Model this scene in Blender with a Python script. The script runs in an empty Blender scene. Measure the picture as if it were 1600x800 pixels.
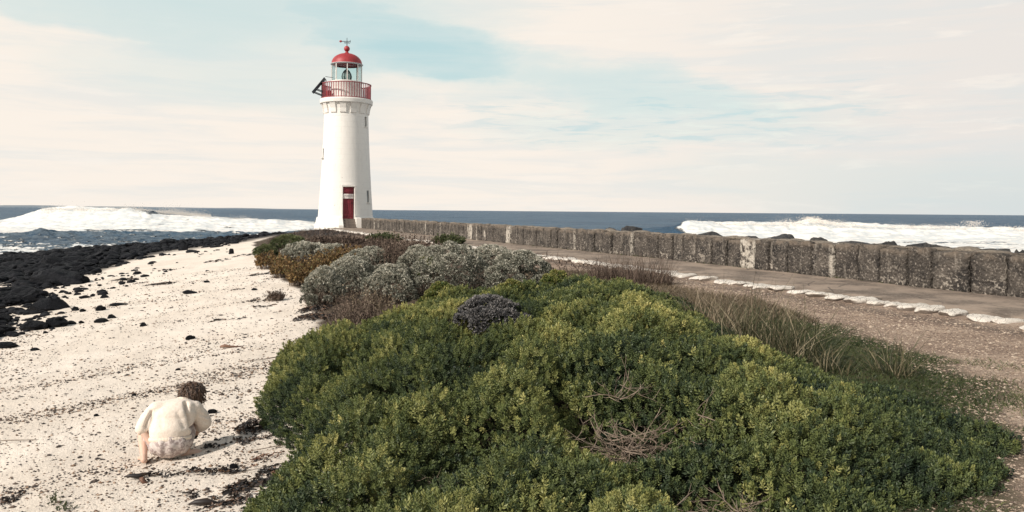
import bpy, bmesh, math, random
import numpy as np
from mathutils import Vector, Matrix, Euler, Quaternion
R = math.radians
scene = bpy.context.scene
COL = scene.collection
random.seed(7)
RNG = np.random.default_rng(7)

# ------------------------------------------------------------------ camera
CZ = 3.2                      # eye height above the sea (sea surface is z = 0)
F = 1250.0                    # focal length in photo pixels
HOR0, SLOPE = 329.6, 0.0083   # horizon row at the middle column and its tilt
cam_d = bpy.data.cameras.new('camera')
cam_d.sensor_width = 36.0
cam_d.lens = 36.0 * F / 1600.0
cam_d.shift_y = -(400.0 - HOR0) / 1600.0
cam_d.clip_start = 0.05
cam_d.clip_end = 60000.0
cam = bpy.data.objects.new('camera', cam_d)
COL.objects.link(cam)
cam.location = (0, 0, CZ)
cam.rotation_euler = (Matrix.Rotation(R(90), 4, 'X') @ Matrix.Rotation(math.atan(SLOPE), 4, 'Z')).to_euler()
scene.camera = cam

# ------------------------------------------------------------------ world and sun
SUN_AZ, SUN_EL = -127.0, 34.0     # degrees clockwise from straight ahead (+Y)
sa, se = R(SUN_AZ), R(SUN_EL)
SUN_DIR = Vector((math.sin(sa) * math.cos(se), math.cos(sa) * math.cos(se), math.sin(se)))

class X:
    """small wrapper so that node maths can be written as expressions"""
    def __init__(s, nt, sock): s.nt, s.s = nt, sock
    def _m(s, op, *a):
        n = s.nt.nodes.new('ShaderNodeMath'); n.operation = op
        for i, v in enumerate((s,) + a):
            if isinstance(v, X): s.nt.links.new(v.s, n.inputs[i])
            else: n.inputs[i].default_value = v
        return X(s.nt, n.outputs[0])
    def __add__(s, o): return s._m('ADD', o)
    __radd__ = __add__
    def __sub__(s, o): return s._m('SUBTRACT', o)
    def __rsub__(s, o): return (s * -1.0) + o
    def __mul__(s, o): return s._m('MULTIPLY', o)
    __rmul__ = __mul__
    def __truediv__(s, o): return s._m('DIVIDE', o)
    def pw(s, o): return s._m('POWER', o)
    def abs(s): return s._m('ABSOLUTE')
    def mx(s, o): return s._m('MAXIMUM', o)
    def mn(s, o): return s._m('MINIMUM', o)
    def step(s, a, b, c=0.0, d=1.0):
        n = s.nt.nodes.new('ShaderNodeMapRange'); n.interpolation_type = 'SMOOTHSTEP'
        s.nt.links.new(s.s, n.inputs[0])
        for i, v in enumerate((a, b, c, d)): n.inputs[i + 1].default_value = v
        return X(s.nt, n.outputs[0])

def comb(nt, x, y, z):
    n = nt.nodes.new('ShaderNodeCombineXYZ')
    for i, v in enumerate((x, y, z)):
        if isinstance(v, X): nt.links.new(v.s, n.inputs[i])
        else: n.inputs[i].default_value = v
    return X(nt, n.outputs[0])
def noise(nt, vec, scale=5, detail=4, rough=.55, dist=0.0, out=0):
    n = nt.nodes.new('ShaderNodeTexNoise'); n.inputs['Scale'].default_value = scale
    n.inputs['Detail'].default_value = detail; n.inputs['Roughness'].default_value = rough
    n.inputs['Distortion'].default_value = dist
    if vec is not None: nt.links.new(vec.s, n.inputs['Vector'])
    return X(nt, n.outputs[out])
def voro(nt, vec, scale=5, feature='F1', out=0):
    n = nt.nodes.new('ShaderNodeTexVoronoi'); n.feature = feature; n.inputs['Scale'].default_value = scale
    if vec is not None: nt.links.new(vec.s, n.inputs['Vector'])
    return X(nt, n.outputs[out])
def mixc(nt, fac, a, b, mode='MIX'):
    n = nt.nodes.new('ShaderNodeMix'); n.data_type = 'RGBA'; n.blend_type = mode
    for i, v in ((0, fac), (6, a), (7, b)):
        if isinstance(v, X): nt.links.new(v.s, n.inputs[i])
        elif i == 0: n.inputs[0].default_value = v
        else: n.inputs[i].default_value = (*v, 1)
    return X(nt, n.outputs[2])
def coord(nt, kind='Object'):
    n = nt.nodes.new('ShaderNodeTexCoord'); return X(nt, n.outputs[kind])
def mapping(nt, vec, scale=(1, 1, 1), loc=(0, 0, 0), rot=(0, 0, 0)):
    n = nt.nodes.new('ShaderNodeMapping'); nt.links.new(vec.s, n.inputs[0])
    n.inputs['Location'].default_value = loc; n.inputs['Rotation'].default_value = rot; n.inputs['Scale'].default_value = scale
    return X(nt, n.outputs[0])
def sep(nt, vec):
    n = nt.nodes.new('ShaderNodeSeparateXYZ'); nt.links.new(vec.s, n.inputs[0])
    return [X(nt, o) for o in n.outputs]
def attr(nt, name, typ='GEOMETRY', out='Fac'):
    n = nt.nodes.new('ShaderNodeAttribute'); n.attribute_name = name; n.attribute_type = typ
    return X(nt, n.outputs[out])

world = bpy.data.worlds.new('World'); scene.world = world; world.use_nodes = True
nt = world.node_tree; nt.nodes.clear()
WS = 0.1
sky = nt.nodes.new('ShaderNodeTexSky'); sky.sky_type = 'NISHITA'; sky.sun_disc = False
sky.sun_elevation = se; sky.sun_rotation = sa
sky.altitude = 0; sky.air_density = 1.0; sky.dust_density = 1.5; sky.ozone_density = 1.2
g = coord(nt, 'Generated')
gx, gy, gz = sep(nt, g)
az = gx._m('ARCTAN2', gy)            # 0 straight ahead, positive to the right
el = gz._m('ARCSINE')
# warp of the direction so that cloud edges are ragged
wv = comb(nt, az * 3.0, el * 9.0, 0.0)
w1 = noise(nt, wv, 1.6, 5, .6) - .5
wv2 = comb(nt, az * 3.0 + 7.0, el * 9.0 + 3.0, 0.0)
w2 = noise(nt, wv2, 1.6, 5, .6) - .5
a2 = az + w1 * .30
e2 = el + w2 * .085
def blob(ca, ce, ra, re, s, tilt=0.0):
    da = a2 - ca; de = (e2 - ce) + da * tilt
    r = (da / ra)._m('POWER', 2.0) + (de / re)._m('POWER', 2.0)
    return r.step(-.1, 1.25, s, 0.0)
holes = blob(-.36, .245, .40, .095, .70)
for args in ((-.13, .20, .20, .060, .90, .22), (.13, .150, .28, .036, .62, .16), (-.30, .165, .26, .06, .42),
             (.20, .110, .28, .040, .36), (.05, .105, .14, .016, .18), (.42, .035, .30, .045, .22), (-.22, .24, .10, .03, .8),
             (-.55, .25, .12, .03, .25)):
    holes = holes.mx(blob(*args))
holes = holes * (1.0 - blob(-.60, .187, .17, .020, .95)) * (1.0 - blob(-.08, .150, .16, .016, .5))
# the same kind of broken sky all the way round
free = noise(nt, comb(nt, az * 2.2, el * 5.0, 3.3), 1.3, 4, .55).step(.47, .66, 0, .8)
away = (az.abs()).step(.75, 1.0).mx(el.step(.28, .45))
holes = (holes * (1.0 - away)) + (free * away)
holes = holes.mx(el.step(.32, .95, 0, .88))  # overhead, out of view: opened to darker blue to weaken the fill light
# horizontal streaks and small ripples
st = noise(nt, comb(nt, az * 4.0, el * 46.0, 1.0), 1.0, 6, .62, .4)
st2 = noise(nt, comb(nt, az * 14.0, el * 120.0, 5.0), 1.0, 5, .6, .6)
thin = (st.step(.40, .68, 0, 1) * holes)                  # veils crossing the blue
cover = 1.0 - (holes * (1.0 - (thin * .22)))
rip_zone = blob(.20, .115, .34, .05, 1.0)
cream = (.968, .885, .795); greyc = (.83, .79, .75); low = (.95, .865, .785)
cloudc = mixc(nt, az.step(-.05, .62), cream, greyc)
dull = (st.step(.42, .66) * .46)
cloudc = mixc(nt, dull, cloudc, (.73, .775, .775))
cloudc = mixc(nt, st2.step(.50, .66) * rip_zone * .9, cloudc, (.62, .735, .75))
cloudc = mixc(nt, st2.step(.48, .33) * rip_zone * .8, cloudc, (.97, .93, .83))
wisp = noise(nt, comb(nt, az * 9.0, el * 60.0, 9.0), 1.0, 6, .6, .3)
cloudc = mixc(nt, wisp.step(.54, .70) * .6, cloudc, (.97, .90, .82))
cloudc = mixc(nt, el.step(.10, .0) * az.step(.25, .62) * .7, cloudc, (.66, .71, .715))
def vscale(nt, c, k):
    n = nt.nodes.new('ShaderNodeVectorMath'); n.operation = 'SCALE'
    nt.links.new(c.s, n.inputs[0])
    if isinstance(k, X): nt.links.new(k.s, n.inputs['Scale'])
    else: n.inputs['Scale'].default_value = k
    return X(nt, n.outputs[0])
nish = mixc(nt, 1.0, X(nt, sky.outputs[0]), (1.0, 1.0, .86), 'MULTIPLY')
teal = mixc(nt, st, (.52, .755, .79), (.66, .83, .82))
teal = vscale(nt, teal, 1.0 / WS)
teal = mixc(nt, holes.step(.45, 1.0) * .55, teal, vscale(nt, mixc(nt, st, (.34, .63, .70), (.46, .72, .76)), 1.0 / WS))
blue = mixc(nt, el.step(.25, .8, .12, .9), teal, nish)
dome = mixc(nt, cover, blue, vscale(nt, cloudc, el.step(.30, 1.2, 1.0, .55) * (1.0 / WS)))  # cloud dimmed towards the unseen zenith, also to lower the fill
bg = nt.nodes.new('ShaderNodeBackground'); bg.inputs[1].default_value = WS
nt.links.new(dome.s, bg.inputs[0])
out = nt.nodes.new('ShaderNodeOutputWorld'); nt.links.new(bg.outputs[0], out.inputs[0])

sun_d = bpy.data.lights.new('sun', 'SUN'); sun_d.energy = 4.9; sun_d.angle = R(.6); sun_d.color = (1.0, .925, .84)
sun = bpy.data.objects.new('sun', sun_d); COL.objects.link(sun)
sun.rotation_euler = SUN_DIR.to_track_quat('Z', 'Y').to_euler()
sun.location = SUN_DIR * 60

scene.view_settings.view_transform = 'Standard'
scene.view_settings.look = 'None'
scene.view_settings.exposure = 0.0
scene.view_settings.gamma = 1.0
scene.render.engine = 'CYCLES'
scene.cycles.max_bounces = 6; scene.cycles.diffuse_bounces = 3; scene.cycles.glossy_bounces = 2
scene.cycles.transparent_max_bounces = 12; scene.cycles.transmission_bounces = 4

# ------------------------------------------------------------------ numpy noise
_P = np.random.default_rng(11).permutation(512).astype(np.int64); _P = np.concatenate([_P, _P, _P])
_G = np.random.default_rng(12).normal(size=(512, 3)); _G /= np.linalg.norm(_G, axis=1)[:, None]
def perlin(x, y, z=0.0):
    x, y, z = np.broadcast_arrays(np.asarray(x, float), np.asarray(y, float), np.asarray(z, float))
    xi, yi, zi = np.floor(x).astype(int), np.floor(y).astype(int), np.floor(z).astype(int)
    xf, yf, zf = x - xi, y - yi, z - zi
    u, v, w = (t * t * t * (t * (t * 6 - 15) + 10) for t in (xf, yf, zf))
    def gr(i, j, k):
        h = _P[(_P[(_P[(xi + i) & 511] + yi + j) & 511] + zi + k) & 511]
        gg = _G[h]
        return gg[..., 0] * (xf - i) + gg[..., 1] * (yf - j) + gg[..., 2] * (zf - k)
    def lp(a, b, t): return a + t * (b - a)
    r = lp(lp(lp(gr(0,0,0), gr(1,0,0), u), lp(gr(0,1,0), gr(1,1,0), u), v),
           lp(lp(gr(0,0,1), gr(1,0,1), u), lp(gr(0,1,1), gr(1,1,1), u), v), w)
    return r * 1.5
def fbm(x, y, z=0.0, o=4, g=.5):
    r, a, s = 0, 1.0, 0
    for i in range(o):
        r = r + a * perlin(np.asarray(x) * 2**i + 17.3 * i, np.asarray(y) * 2**i - 9.1 * i, np.asarray(z) * 2**i + 3.7 * i); s += a; a *= g
    return r / s
def sm(x, a, b):
    t = np.clip((np.asarray(x, float) - a) / (b - a), 0, 1); return t * t * (3 - 2 * t)

# ------------------------------------------------------------------ terrain (world metres)
def edge_x(Y): return np.interp(Y, [-5, 2, 4.36, 5.4, 6.4, 7.55, 9.7, 12, 14.9, 20, 28, 38, 50, 60],
                                [-1.0, -1.1, -1.29, -1.50, -1.94, -2.23, -2.3, -2.9, -3.8, -6, -9, -12.3, -14.5, -15])
def wall_x(Y): return np.interp(Y, [-20, 0, 5, 11.36, 19.7, 28.8, 40, 52.4, 80], [17.6, 11.4, 9.65, 7.27, 4.05, .05, -4.8, -10.05, -22])
def right_x(Y): return np.interp(Y, [0, 3, 3.4, 3.8, 4.6, 5.9, 8.9, 11, 13], [1.2, 1.3, 1.75, 2.6, 2.65, 2.4, 2.2, 2.0, 1.5])
def track_x(Y): return np.interp(Y, [0, 3, 4.4, 5.9, 7.6, 8.9, 10.6, 14, 20, 30, 52], [1.7, 1.85, 2.8, 3.5, 3.7, 3.6, 3.4, 2.2, -.1, -5, -14])
def ground_z(x, y, fine=True):
    x = np.asarray(x, float); y = np.asarray(y, float)
    d = edge_x(y) - x
    zb = -1.6 - .09 * np.maximum(d, 0)
    zl = -1.6 + .38 * sm(-d, 0, 2.6)
    z = np.where(d > 0, zb, zl)
    z = z - .11 * np.maximum(0, y - 57)
    w = (wall_x(y) - x) * .92                     # > 0 on the path side of the wall
    z = z - .30 * np.maximum(0, -w - .5) - .0 * w
    z = np.where(w < -.3, np.minimum(z, -1.2 - .3 * np.maximum(0, -w - .5)), z)
    z = z - .05 * sm(w, 2.2, 2.6) * sm(-d, 1.2, 2.6)
    # lighthouse knoll
    r = np.hypot(x + 11.2, y - 53.6)
    z = np.where(r < 3.2, z * sm(r, 2.2, 3.2) + (-1.75) * (1 - sm(r, 2.2, 3.2)) , z)
    if fine:
        beach = sm(d, -.2, .4)
        z = z + beach * (.05 * fbm(x * .35, y * .35, 1, 3) + .022 * fbm(x * 2.2 + y * .5, y * 1.4, 2, 3) + .008 * fbm(x * 9, y * 9, 5, 3))
        z = z + (1 - beach) * (.03 * fbm(x * .6, y * .6, 3, 3) + .012 * fbm(x * 5, y * 5, 4, 3))
    return np.maximum(z + CZ, -2.5)
def hor(px): return HOR0 + (px - 800) * SLOPE
def at(px, py, Y):
    """world point whose position in the photograph is (px, py) at depth Y"""
    c, s = math.cos(math.atan(SLOPE)), math.sin(math.atan(SLOPE))
    dx, dy = px - 800, HOR0 - py
    u, v = dx * c - dy * s, dx * s + dy * c
    return Vector((u / F * Y, Y, CZ + v / F * Y))
def gp(px, py):
    """where the ground is met along the line of sight"""
    Ys = np.geomspace(2, 80, 3000)
    c, s = math.cos(math.atan(SLOPE)), math.sin(math.atan(SLOPE))
    dx, dy = px - 800, HOR0 - py
    u, v = dx * c - dy * s, dx * s + dy * c
    z = CZ + v / F * Ys
    k = np.argmax(z <= ground_z(u / F * Ys, Ys, False))
    Y = Ys[k]
    return Vector((u / F * Y, Y, float(ground_z(u / F * Y, Y))))

# ------------------------------------------------------------------ object helpers
def tag(o, label=None, cat=None, group=None, kind=None):
    if label: o['label'] = label
    if cat: o['category'] = cat
    if group: o['group'] = group
    if kind: o['kind'] = kind
    return o
def link(name, me, mats=None, parent=None):
    if mats and not me.materials:
        for m in (mats if isinstance(mats, (list, tuple)) else [mats]): me.materials.append(m)
    o = bpy.data.objects.new(name, me); COL.objects.link(o)
    if parent: o.parent = parent
    return o
def mesh_np(name, V, Fc, smooth=False):
    V = np.asarray(V, np.float32); Fc = np.asarray(Fc, np.int32); n, k = Fc.shape
    me = bpy.data.meshes.new(name)
    me.vertices.add(len(V)); me.vertices.foreach_set('co', V.ravel())
    me.loops.add(n * k); me.loops.foreach_set('vertex_index', Fc.ravel())
    me.polygons.add(n); me.polygons.foreach_set('loop_start', np.arange(0, n * k, k, dtype=np.int32))
    try: me.polygons.foreach_set('loop_total', np.full(n, k, np.int32))
    except Exception: pass
    me.update(calc_edges=True)
    me.polygons.foreach_set('use_smooth', np.full(n, smooth, dtype=bool))
    return me
def add_attr(me, name, data, typ='FLOAT'):
    a = me.attributes.new(name, typ, 'POINT')
    if typ == 'FLOAT': a.data.foreach_set('value', np.asarray(data, np.float32).ravel())
    elif typ == 'FLOAT_VECTOR': a.data.foreach_set('vector', np.asarray(data, np.float32).ravel())
    else: a.data.foreach_set('color', np.asarray(data, np.float32).ravel())
def grid_faces(nr, nc):
    i = np.arange(nr - 1)[:, None] * nc + np.arange(nc - 1)[None, :]
    return np.stack([i, i + 1, i + nc + 1, i + nc], -1).reshape(-1, 4)
def empty(name, loc=(0, 0, 0), rz=0.0, **k):
    o = bpy.data.objects.new(name, None); COL.objects.link(o); o.location = loc; o.rotation_euler = (0, 0, rz)
    o.empty_display_size = .1
    return tag(o, **k)
def bm_obj(name, bm, mat, parent=None, smooth=False, bevel=0.0):
    if bevel:
        bmesh.ops.bevel(bm, geom=[e for e in bm.edges if e.calc_face_angle(0) > .5], offset=bevel, segments=2, affect='EDGES', clamp_overlap=True)
    me = bpy.data.meshes.new(name); bm.to_mesh(me); bm.free()
    for p in me.polygons: p.use_smooth = smooth
    return link(name, me, mat, parent)
def bx(bm, c, s, rot=None):
    m = Matrix.Translation(c) @ (rot.to_matrix().to_4x4() if rot is not None else Matrix()) @ Matrix.Diagonal((*s, 1))
    bmesh.ops.create_cube(bm, size=1, matrix=m)
def box_obj(name, c, s, mat, parent=None, rot=None, bevel=0.0):
    bm = bmesh.new(); bx(bm, c, s, rot); return bm_obj(name, bm, mat, parent, bevel=bevel)
def tube(bm, pts, rads, seg=8, cap=True):
    pts = [Vector(p) for p in pts]
    if not isinstance(rads, (list, tuple)): rads = [rads] * len(pts)
    rings = []; prev = None
    for i, p in enumerate(pts):
        d = (pts[min(i + 1, len(pts) - 1)] - pts[max(i - 1, 0)]).normalized()
        if prev is None: a = d.orthogonal().normalized()
        else:
            a = prev - d * prev.dot(d); a = a.normalized() if a.length > 1e-6 else d.orthogonal().normalized()
        prev = a; b = d.cross(a)
        rings.append([bm.verts.new(p + (a * math.cos(t) + b * math.sin(t)) * rads[i]) for t in [2 * math.pi * k / seg for k in range(seg)]])
    for r0, r1 in zip(rings, rings[1:]):
        for k in range(seg): bm.faces.new((r0[k], r0[(k + 1) % seg], r1[(k + 1) % seg], r1[k]))
    if cap: bm.faces.new(rings[0][::-1]); bm.faces.new(rings[-1])
def lathe(bm, prof, seg=48, caps=True):
    rings = []
    for r, z in prof:
        rings.append([bm.verts.new((r * math.cos(2 * math.pi * k / seg), r * math.sin(2 * math.pi * k / seg), z)) for k in range(seg)])
    for r0, r1 in zip(rings, rings[1:]):
        for k in range(seg): bm.faces.new((r0[k], r0[(k + 1) % seg], r1[(k + 1) % seg], r1[k]))
    if caps: bm.faces.new(rings[0][::-1]); bm.faces.new(rings[-1])

# ------------------------------------------------------------------ materials
def new_mat(name):
    m = bpy.data.materials.new(name); m.use_nodes = True
    nt = m.node_tree; b = nt.nodes['Principled BSDF']
    return m, nt, b
def setin(nt, b, key, v):
    if isinstance(v, X): nt.links.new(v.s, b.inputs[key])
    elif isinstance(v, (tuple, list)): b.inputs[key].default_value = (*v, 1)
    else: b.inputs[key].default_value = v
def bump(nt, b, h, strength=.5, dist=.01):
    n = nt.nodes.new('ShaderNodeBump'); n.inputs['Strength'].default_value = strength; n.inputs['Distance'].default_value = dist
    nt.links.new(h.s, n.inputs['Height']); nt.links.new(n.outputs[0], b.inputs['Normal'])
def simple(name, c1, c2=None, scale=8, rough=.7, bmp=0.0, bscale=40, metal=0.0, spec=.4, bdist=.01):
    m, nt, b = new_mat(name); co = coord(nt)
    if c2 is None: c2 = tuple(x * .75 for x in c1)
    f = noise(nt, co, scale, 5, .6).step(.35, .65)
    setin(nt, b, 'Base Color', mixc(nt, f, c1, c2)); setin(nt, b, 'Roughness', rough); setin(nt, b, 'Metallic', metal)
    b.inputs['Specular IOR Level'].default_value = spec
    if bmp: bump(nt, b, noise(nt, co, bscale, 4, .6), bmp, bdist)
    return m
def leaf_mat(name, cols, transl=.25, rough=.45, spec=.35, attrname='tint', typ='GEOMETRY'):
    """leaf colour runs through cols by the tint of each sprig"""
    m, nt, b = new_mat(name)
    t = attr(nt, attrname, typ)
    ramp = nt.nodes.new('ShaderNodeValToRGB'); cr = ramp.color_ramp
    while len(cr.elements) < len(cols): cr.elements.new(.5)
    for i, (p, c) in enumerate(cols): cr.elements[i].position = p; cr.elements[i].color = (*c, 1)
    nt.links.new(t.s, ramp.inputs[0])
    c = X(nt, ramp.outputs[0])
    setin(nt, b, 'Base Color', c); setin(nt, b, 'Roughness', rough); b.inputs['Specular IOR Level'].default_value = spec
    if transl:
        tr = nt.nodes.new('ShaderNodeBsdfTranslucent'); nt.links.new(c.s, tr.inputs[0])
        mx = nt.nodes.new('ShaderNodeMixShader'); mx.inputs[0].default_value = transl
        o = nt.nodes['Material Output']
        nt.links.new(b.outputs[0], mx.inputs[1]); nt.links.new(tr.outputs[0], mx.inputs[2]); nt.links.new(mx.outputs[0], o.inputs[0])
    return m
ROCK_LINE = [(-60, 575), (0, 546), (35, 526), (70, 500), (100, 468), (130, 440), (200, 412), (260, 397), (330, 388), (385, 380), (430, 372)]
def project(x, y, z):
    u, v = F * x / np.maximum(y, .1), F * (z - CZ) / np.maximum(y, .1)
    c, s = math.cos(math.atan(SLOPE)), math.sin(math.atan(SLOPE))
    return 800 + u * c + v * s, HOR0 - (-u * s + v * c) 
def rock_side(x, y, z):
    """pixels above the sand boundary (positive inside the boulder belt)"""
    px, py = project(x, y, z)
    return np.interp(px, [p[0] for p in ROCK_LINE], [p[1] for p in ROCK_LINE]) - py
# ================================================================== ground
def polar(angs, rads):
    A, Rr = np.meshgrid(angs, rads)
    return np.sin(A) * Rr, np.cos(A) * Rr
fr = np.linspace(-.66, .66, 560)
angs = np.concatenate([np.linspace(-math.pi, -.67, 40), fr, np.linspace(.67, math.pi, 40)])
rads = np.concatenate([[.02], np.geomspace(.8, 60, 330), np.linspace(62, 110, 20)])
gx_, gy_ = polar(angs, rads)
gz_ = ground_z(gx_, gy_)
V = np.stack([gx_.ravel(), gy_.ravel(), gz_.ravel()], 1)
me = mesh_np('ground', V, grid_faces(len(rads), len(angs))[:, ::-1], True)
d_ = edge_x(gy_) - gx_
nn = fbm(gx_ * .9, gy_ * .9, 7, 4)
sand = sm(d_ + .35 * nn + .50 * sm(gy_, 9.0, 7.0), -.12, .04) * (gy_ < 62)
rs_ = np.where(gy_ > 5, rock_side(gx_, np.maximum(gy_, 5), gz_), 0) / (F / np.maximum(gy_, 5))
sand = sand * (1 - .92 * sm(rs_ + .12 * nn, .0, .25) * sm(gy_, 22, 28))
w_ = (wall_x(gy_) - gx_) * .92
grav = sm(gx_ - track_x(gy_) + .5 * nn, -.15, .25)
grass = (1 - grav) * sm(gx_ - right_x(gy_) + .3 * nn, -.5, .2)
wet = sm(d_ + 1.0 * nn + .0 * gy_, 9, 16)
add_attr(me, 'zone', np.stack([sand.ravel(), grav.ravel(), grass.ravel(), wet.ravel()], 1), 'FLOAT_COLOR')
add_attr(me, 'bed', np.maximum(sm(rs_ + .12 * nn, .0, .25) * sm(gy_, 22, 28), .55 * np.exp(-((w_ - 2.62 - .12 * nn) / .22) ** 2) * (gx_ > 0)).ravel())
m, nt, b = new_mat('ground')
zn = nt.nodes.new('ShaderNodeAttribute'); zn.attribute_name = 'zone'
zr, zg, zb = sep(nt, X(nt, zn.outputs['Vector']))
co = coord(nt)
sandc = mixc(nt, noise(nt, co, .8, 4).step(.35, .65), (.75, .66, .565), (.83, .74, .645))
# dark grit strewn in drifts that run along the beach
cs = mapping(nt, co, (1, 1, 1), rot=(0, 0, R(-28)))
drift = noise(nt, mapping(nt, cs, (.35, 1.6, 1)), 1.1, 5, .6).step(.42, .66)
grit = voro(nt, co, 95).step(.16, .30, 1, 0) * noise(nt, co, 18, 3).step(.46, .60)
grit2 = voro(nt, co, 48).step(.12, .24, 1, 0) * noise(nt, co, 9, 3).step(.50, .62)
sandc = mixc(nt, (grit * (drift * .75 + .2)).mx(grit2 * drift * .9), sandc, (.11, .085, .07))
sandc = mixc(nt, noise(nt, co, 220, 3).step(.55, .75) * .22, sandc, (.45, .33, .25))
gravc = mixc(nt, voro(nt, co, 75, out=1)._m('MULTIPLY', 1.0).step(.2, .8) if False else noise(nt, co, 110, 3).step(.36, .64), (.24, .175, .132), (.55, .43, .335))
gravc = mixc(nt, noise(nt, co, 1.3, 5).step(.40, .62) * .6, gravc, (.17, .115, .088))
gravc = mixc(nt, voro(nt, co, 60).step(.10, .22, 1, 0) * noise(nt, co, 14, 2).step(.5, .6), gravc, (.50, .43, .35))
grassc = mixc(nt, noise(nt, co, 9, 5).step(.4, .6), (.045, .055, .022), (.10, .085, .05))
soil = mixc(nt, noise(nt, co, 14, 5).step(.38, .62), (.045, .034, .024), (.12, .09, .065))
c = mixc(nt, zg, soil, gravc); c = mixc(nt, zb, c, grassc); c = mixc(nt, zr, c, sandc)
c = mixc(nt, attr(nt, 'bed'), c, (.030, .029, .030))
setin(nt, b, 'Base Color', c); setin(nt, b, 'Roughness', .95); b.inputs['Specular IOR Level'].default_value = .15
hgt = noise(nt, co, 60, 6, .7) + noise(nt, co, 6, 4, .6) * 1.5 + (grit * .5)
bump(nt, b, hgt, .8, .02)
MAT_GROUND = m
tag(link('ground', me, m), 'pale shell sand of the beach, dark soil under the shrubs and brown gravel track', kind='structure')

# ================================================================== sea
fr = np.linspace(-.66, .66, 760)
angs = np.concatenate([np.linspace(-math.pi, -.70, 30), fr, np.linspace(.70, math.pi, 30)])
rads = np.concatenate([np.linspace(12, 44, 16), np.linspace(45, 66, 90), np.linspace(66.3, 135, 215), np.geomspace(136, 900, 110), np.geomspace(950, 30000, 26)])
sx, sy = polar(angs, rads)
D = np.hypot(sx, sy)
spx = 800 + sx / np.maximum(sy, 1) * F
front = sy > 5
chop = .16 * fbm(sx * .22, sy * .35, 1, 4) + .55 * fbm(sx * .03, sy * .07, 2, 3) + .07 * np.abs(fbm(sx * .9, sy * 1.4, 3, 3))
chop = chop * np.interp(D, [40, 60, 75, 150, 900, 3000], [.25, .8, 1.3, 1.1, .8, 0])
z = chop.copy()
foam = np.zeros_like(z)
# great breaker on the left
yl = 112 + 5 * fbm(sx * .02, 0 * sx, 9, 3) - .04 * (sx + 60)
hl = np.interp(spx, [-400, -60, 0, 30, 55, 66, 90, 200, 232, 262, 300, 400, 470, 560, 640], [.3, .8, 1.3, 1.9, 2.5, 2.95, 3.22, 3.15, 2.75, 2.3, 2.05, 1.75, 1.5, 1.2, 0.2])
dl = sy - yl
prof = np.where(dl > 0, np.exp(-(dl / 9.0) ** 2), np.exp(-(np.abs(dl) / 4.5) ** 1.5))
lumps = fbm(sx * .35, sy * .35, 4, 5, .6); fine = fbm(sx * 1.6, sy * 1.6, 8, 3)
left = sm(spx, 660, 600) * front
z = z * (1 - .8 * prof * left) + hl * prof * left
crest_l = prof * left * sm(hl, 1.0, 1.6)
fl = left * sm(dl, 3.5, -.5) * sm(dl + 3 * lumps, -34, -26) * sm(spx + 60 * lumps, -60, 10)
# breaker behind the sea wall on the right
yr = 96 + 3 * fbm(sx * .04, 0 * sx, 19, 3) + .03 * sx
hr = np.interp(spx, [640, 800, 900, 1010, 1052, 1068, 1075, 1150, 1240, 1262, 1280, 1300, 1350, 1400, 1600, 1900], [.2, .5, .9, 1.35, 1.6, 2.05, 2.2, 2.1, 2.15, 2.5, 2.45, 2.2, 2.05, 1.9, 1.7, 1.5])
dr = sy - yr
profr = np.where(dr > 0, np.exp(-(dr / 8.0) ** 2), np.exp(-(np.abs(dr) / 3.5) ** 1.5))
right = sm(spx, 680, 900) * front
z = z * (1 - .8 * profr * right) + hr * profr * right
fr_ = right * sm(spx + 25 * lumps, 1052, 1075) * sm(dr, 1.4, -.2)
foam = np.maximum(fl, fr_)
z = z + (fl * prof + fr_ * profr) * (.40 * lumps + .05 * fine) + foam * .10 * (lumps + fine)
# swell lines farther out and the chop close to the rocks
z = z + .5 * np.exp(-((sy - 150 - 8 * fbm(sx * .012, 0 * sx, 31, 2)) / 7) ** 2) * sm(spx, 560, 700)
yn = 79 + 2.0 * fbm(sx * .06, 0 * sx, 23, 3)
hn = .55 + .55 * np.maximum(0, fbm(sx * .13, 0 * sx, 24, 3)) + .35 * np.exp(-((spx - 66) / 16) ** 2) + .3 * np.maximum(0, fbm(sx * .5, sy * .4, 25, 3))
dn = sy - yn
z = z + left * hn * np.where(dn > 0, np.exp(-(dn / 2.5) ** 2), np.exp(-(dn / 5) ** 2)) * sm(spx, 520, 470)
ridged = 1 - np.abs(fbm(sx * .45, sy * .75, 41, 4)) * 2.2
z = z + left * .34 * ridged * sm(sy, 83, 76) * sm(sy, 46, 56)
foam = foam * np.where(left > .5, sm(sy, yn - .5, yn + 2.2), 1)
st_ = fbm(sx * .16, sy * .9, 51, 5, .62)
near = left * sm(sy, 77, 66)
foam = np.maximum(foam, near * sm(st_ * 1.25 + .30 * sm(sy, 72, 54) , .08, .40) * .95)
foam = np.maximum(foam, left * sm(sy, 80, 78) * sm(fbm(sx * .4, sy * 1.1, 55, 5, .6), .14, .34) * .75)
foam = foam * (1 - .75 * left * sm(fbm(sx * .06 + sy * .02, sy * .45, 63, 5, .6), .10, .30) * sm(dl, -3, -9))
foam = foam * (1 - .62 * left * sm(fbm(sx * .09, sy * .10 + z * 1.1, 64, 5, .6), .14, .36) * (1 - sm(dl, -3, -9)))
foam = foam * (1 - .80 * right * sm(fbm(sx * .03, sy * .35, 61, 5, .6), .10, .30) * sm(dr, -5, -9))
foam = np.maximum(foam, .85 * sm(fbm(sx * .05, sy * .25, 71, 5, .65), .44, .52) * (sy > 130) * sm(D, 700, 200))
z = np.where(D < 46, np.minimum(z, .1), z)
me = mesh_np('sea', np.stack([sx.ravel(), sy.ravel(), z.ravel()], 1), grid_faces(len(rads), len(angs))[:, ::-1], True)
add_attr(me, 'foam', foam); add_attr(me, 'near', left * sm(sy, 90, 76))
m, nt, b = new_mat('sea_water')
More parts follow.
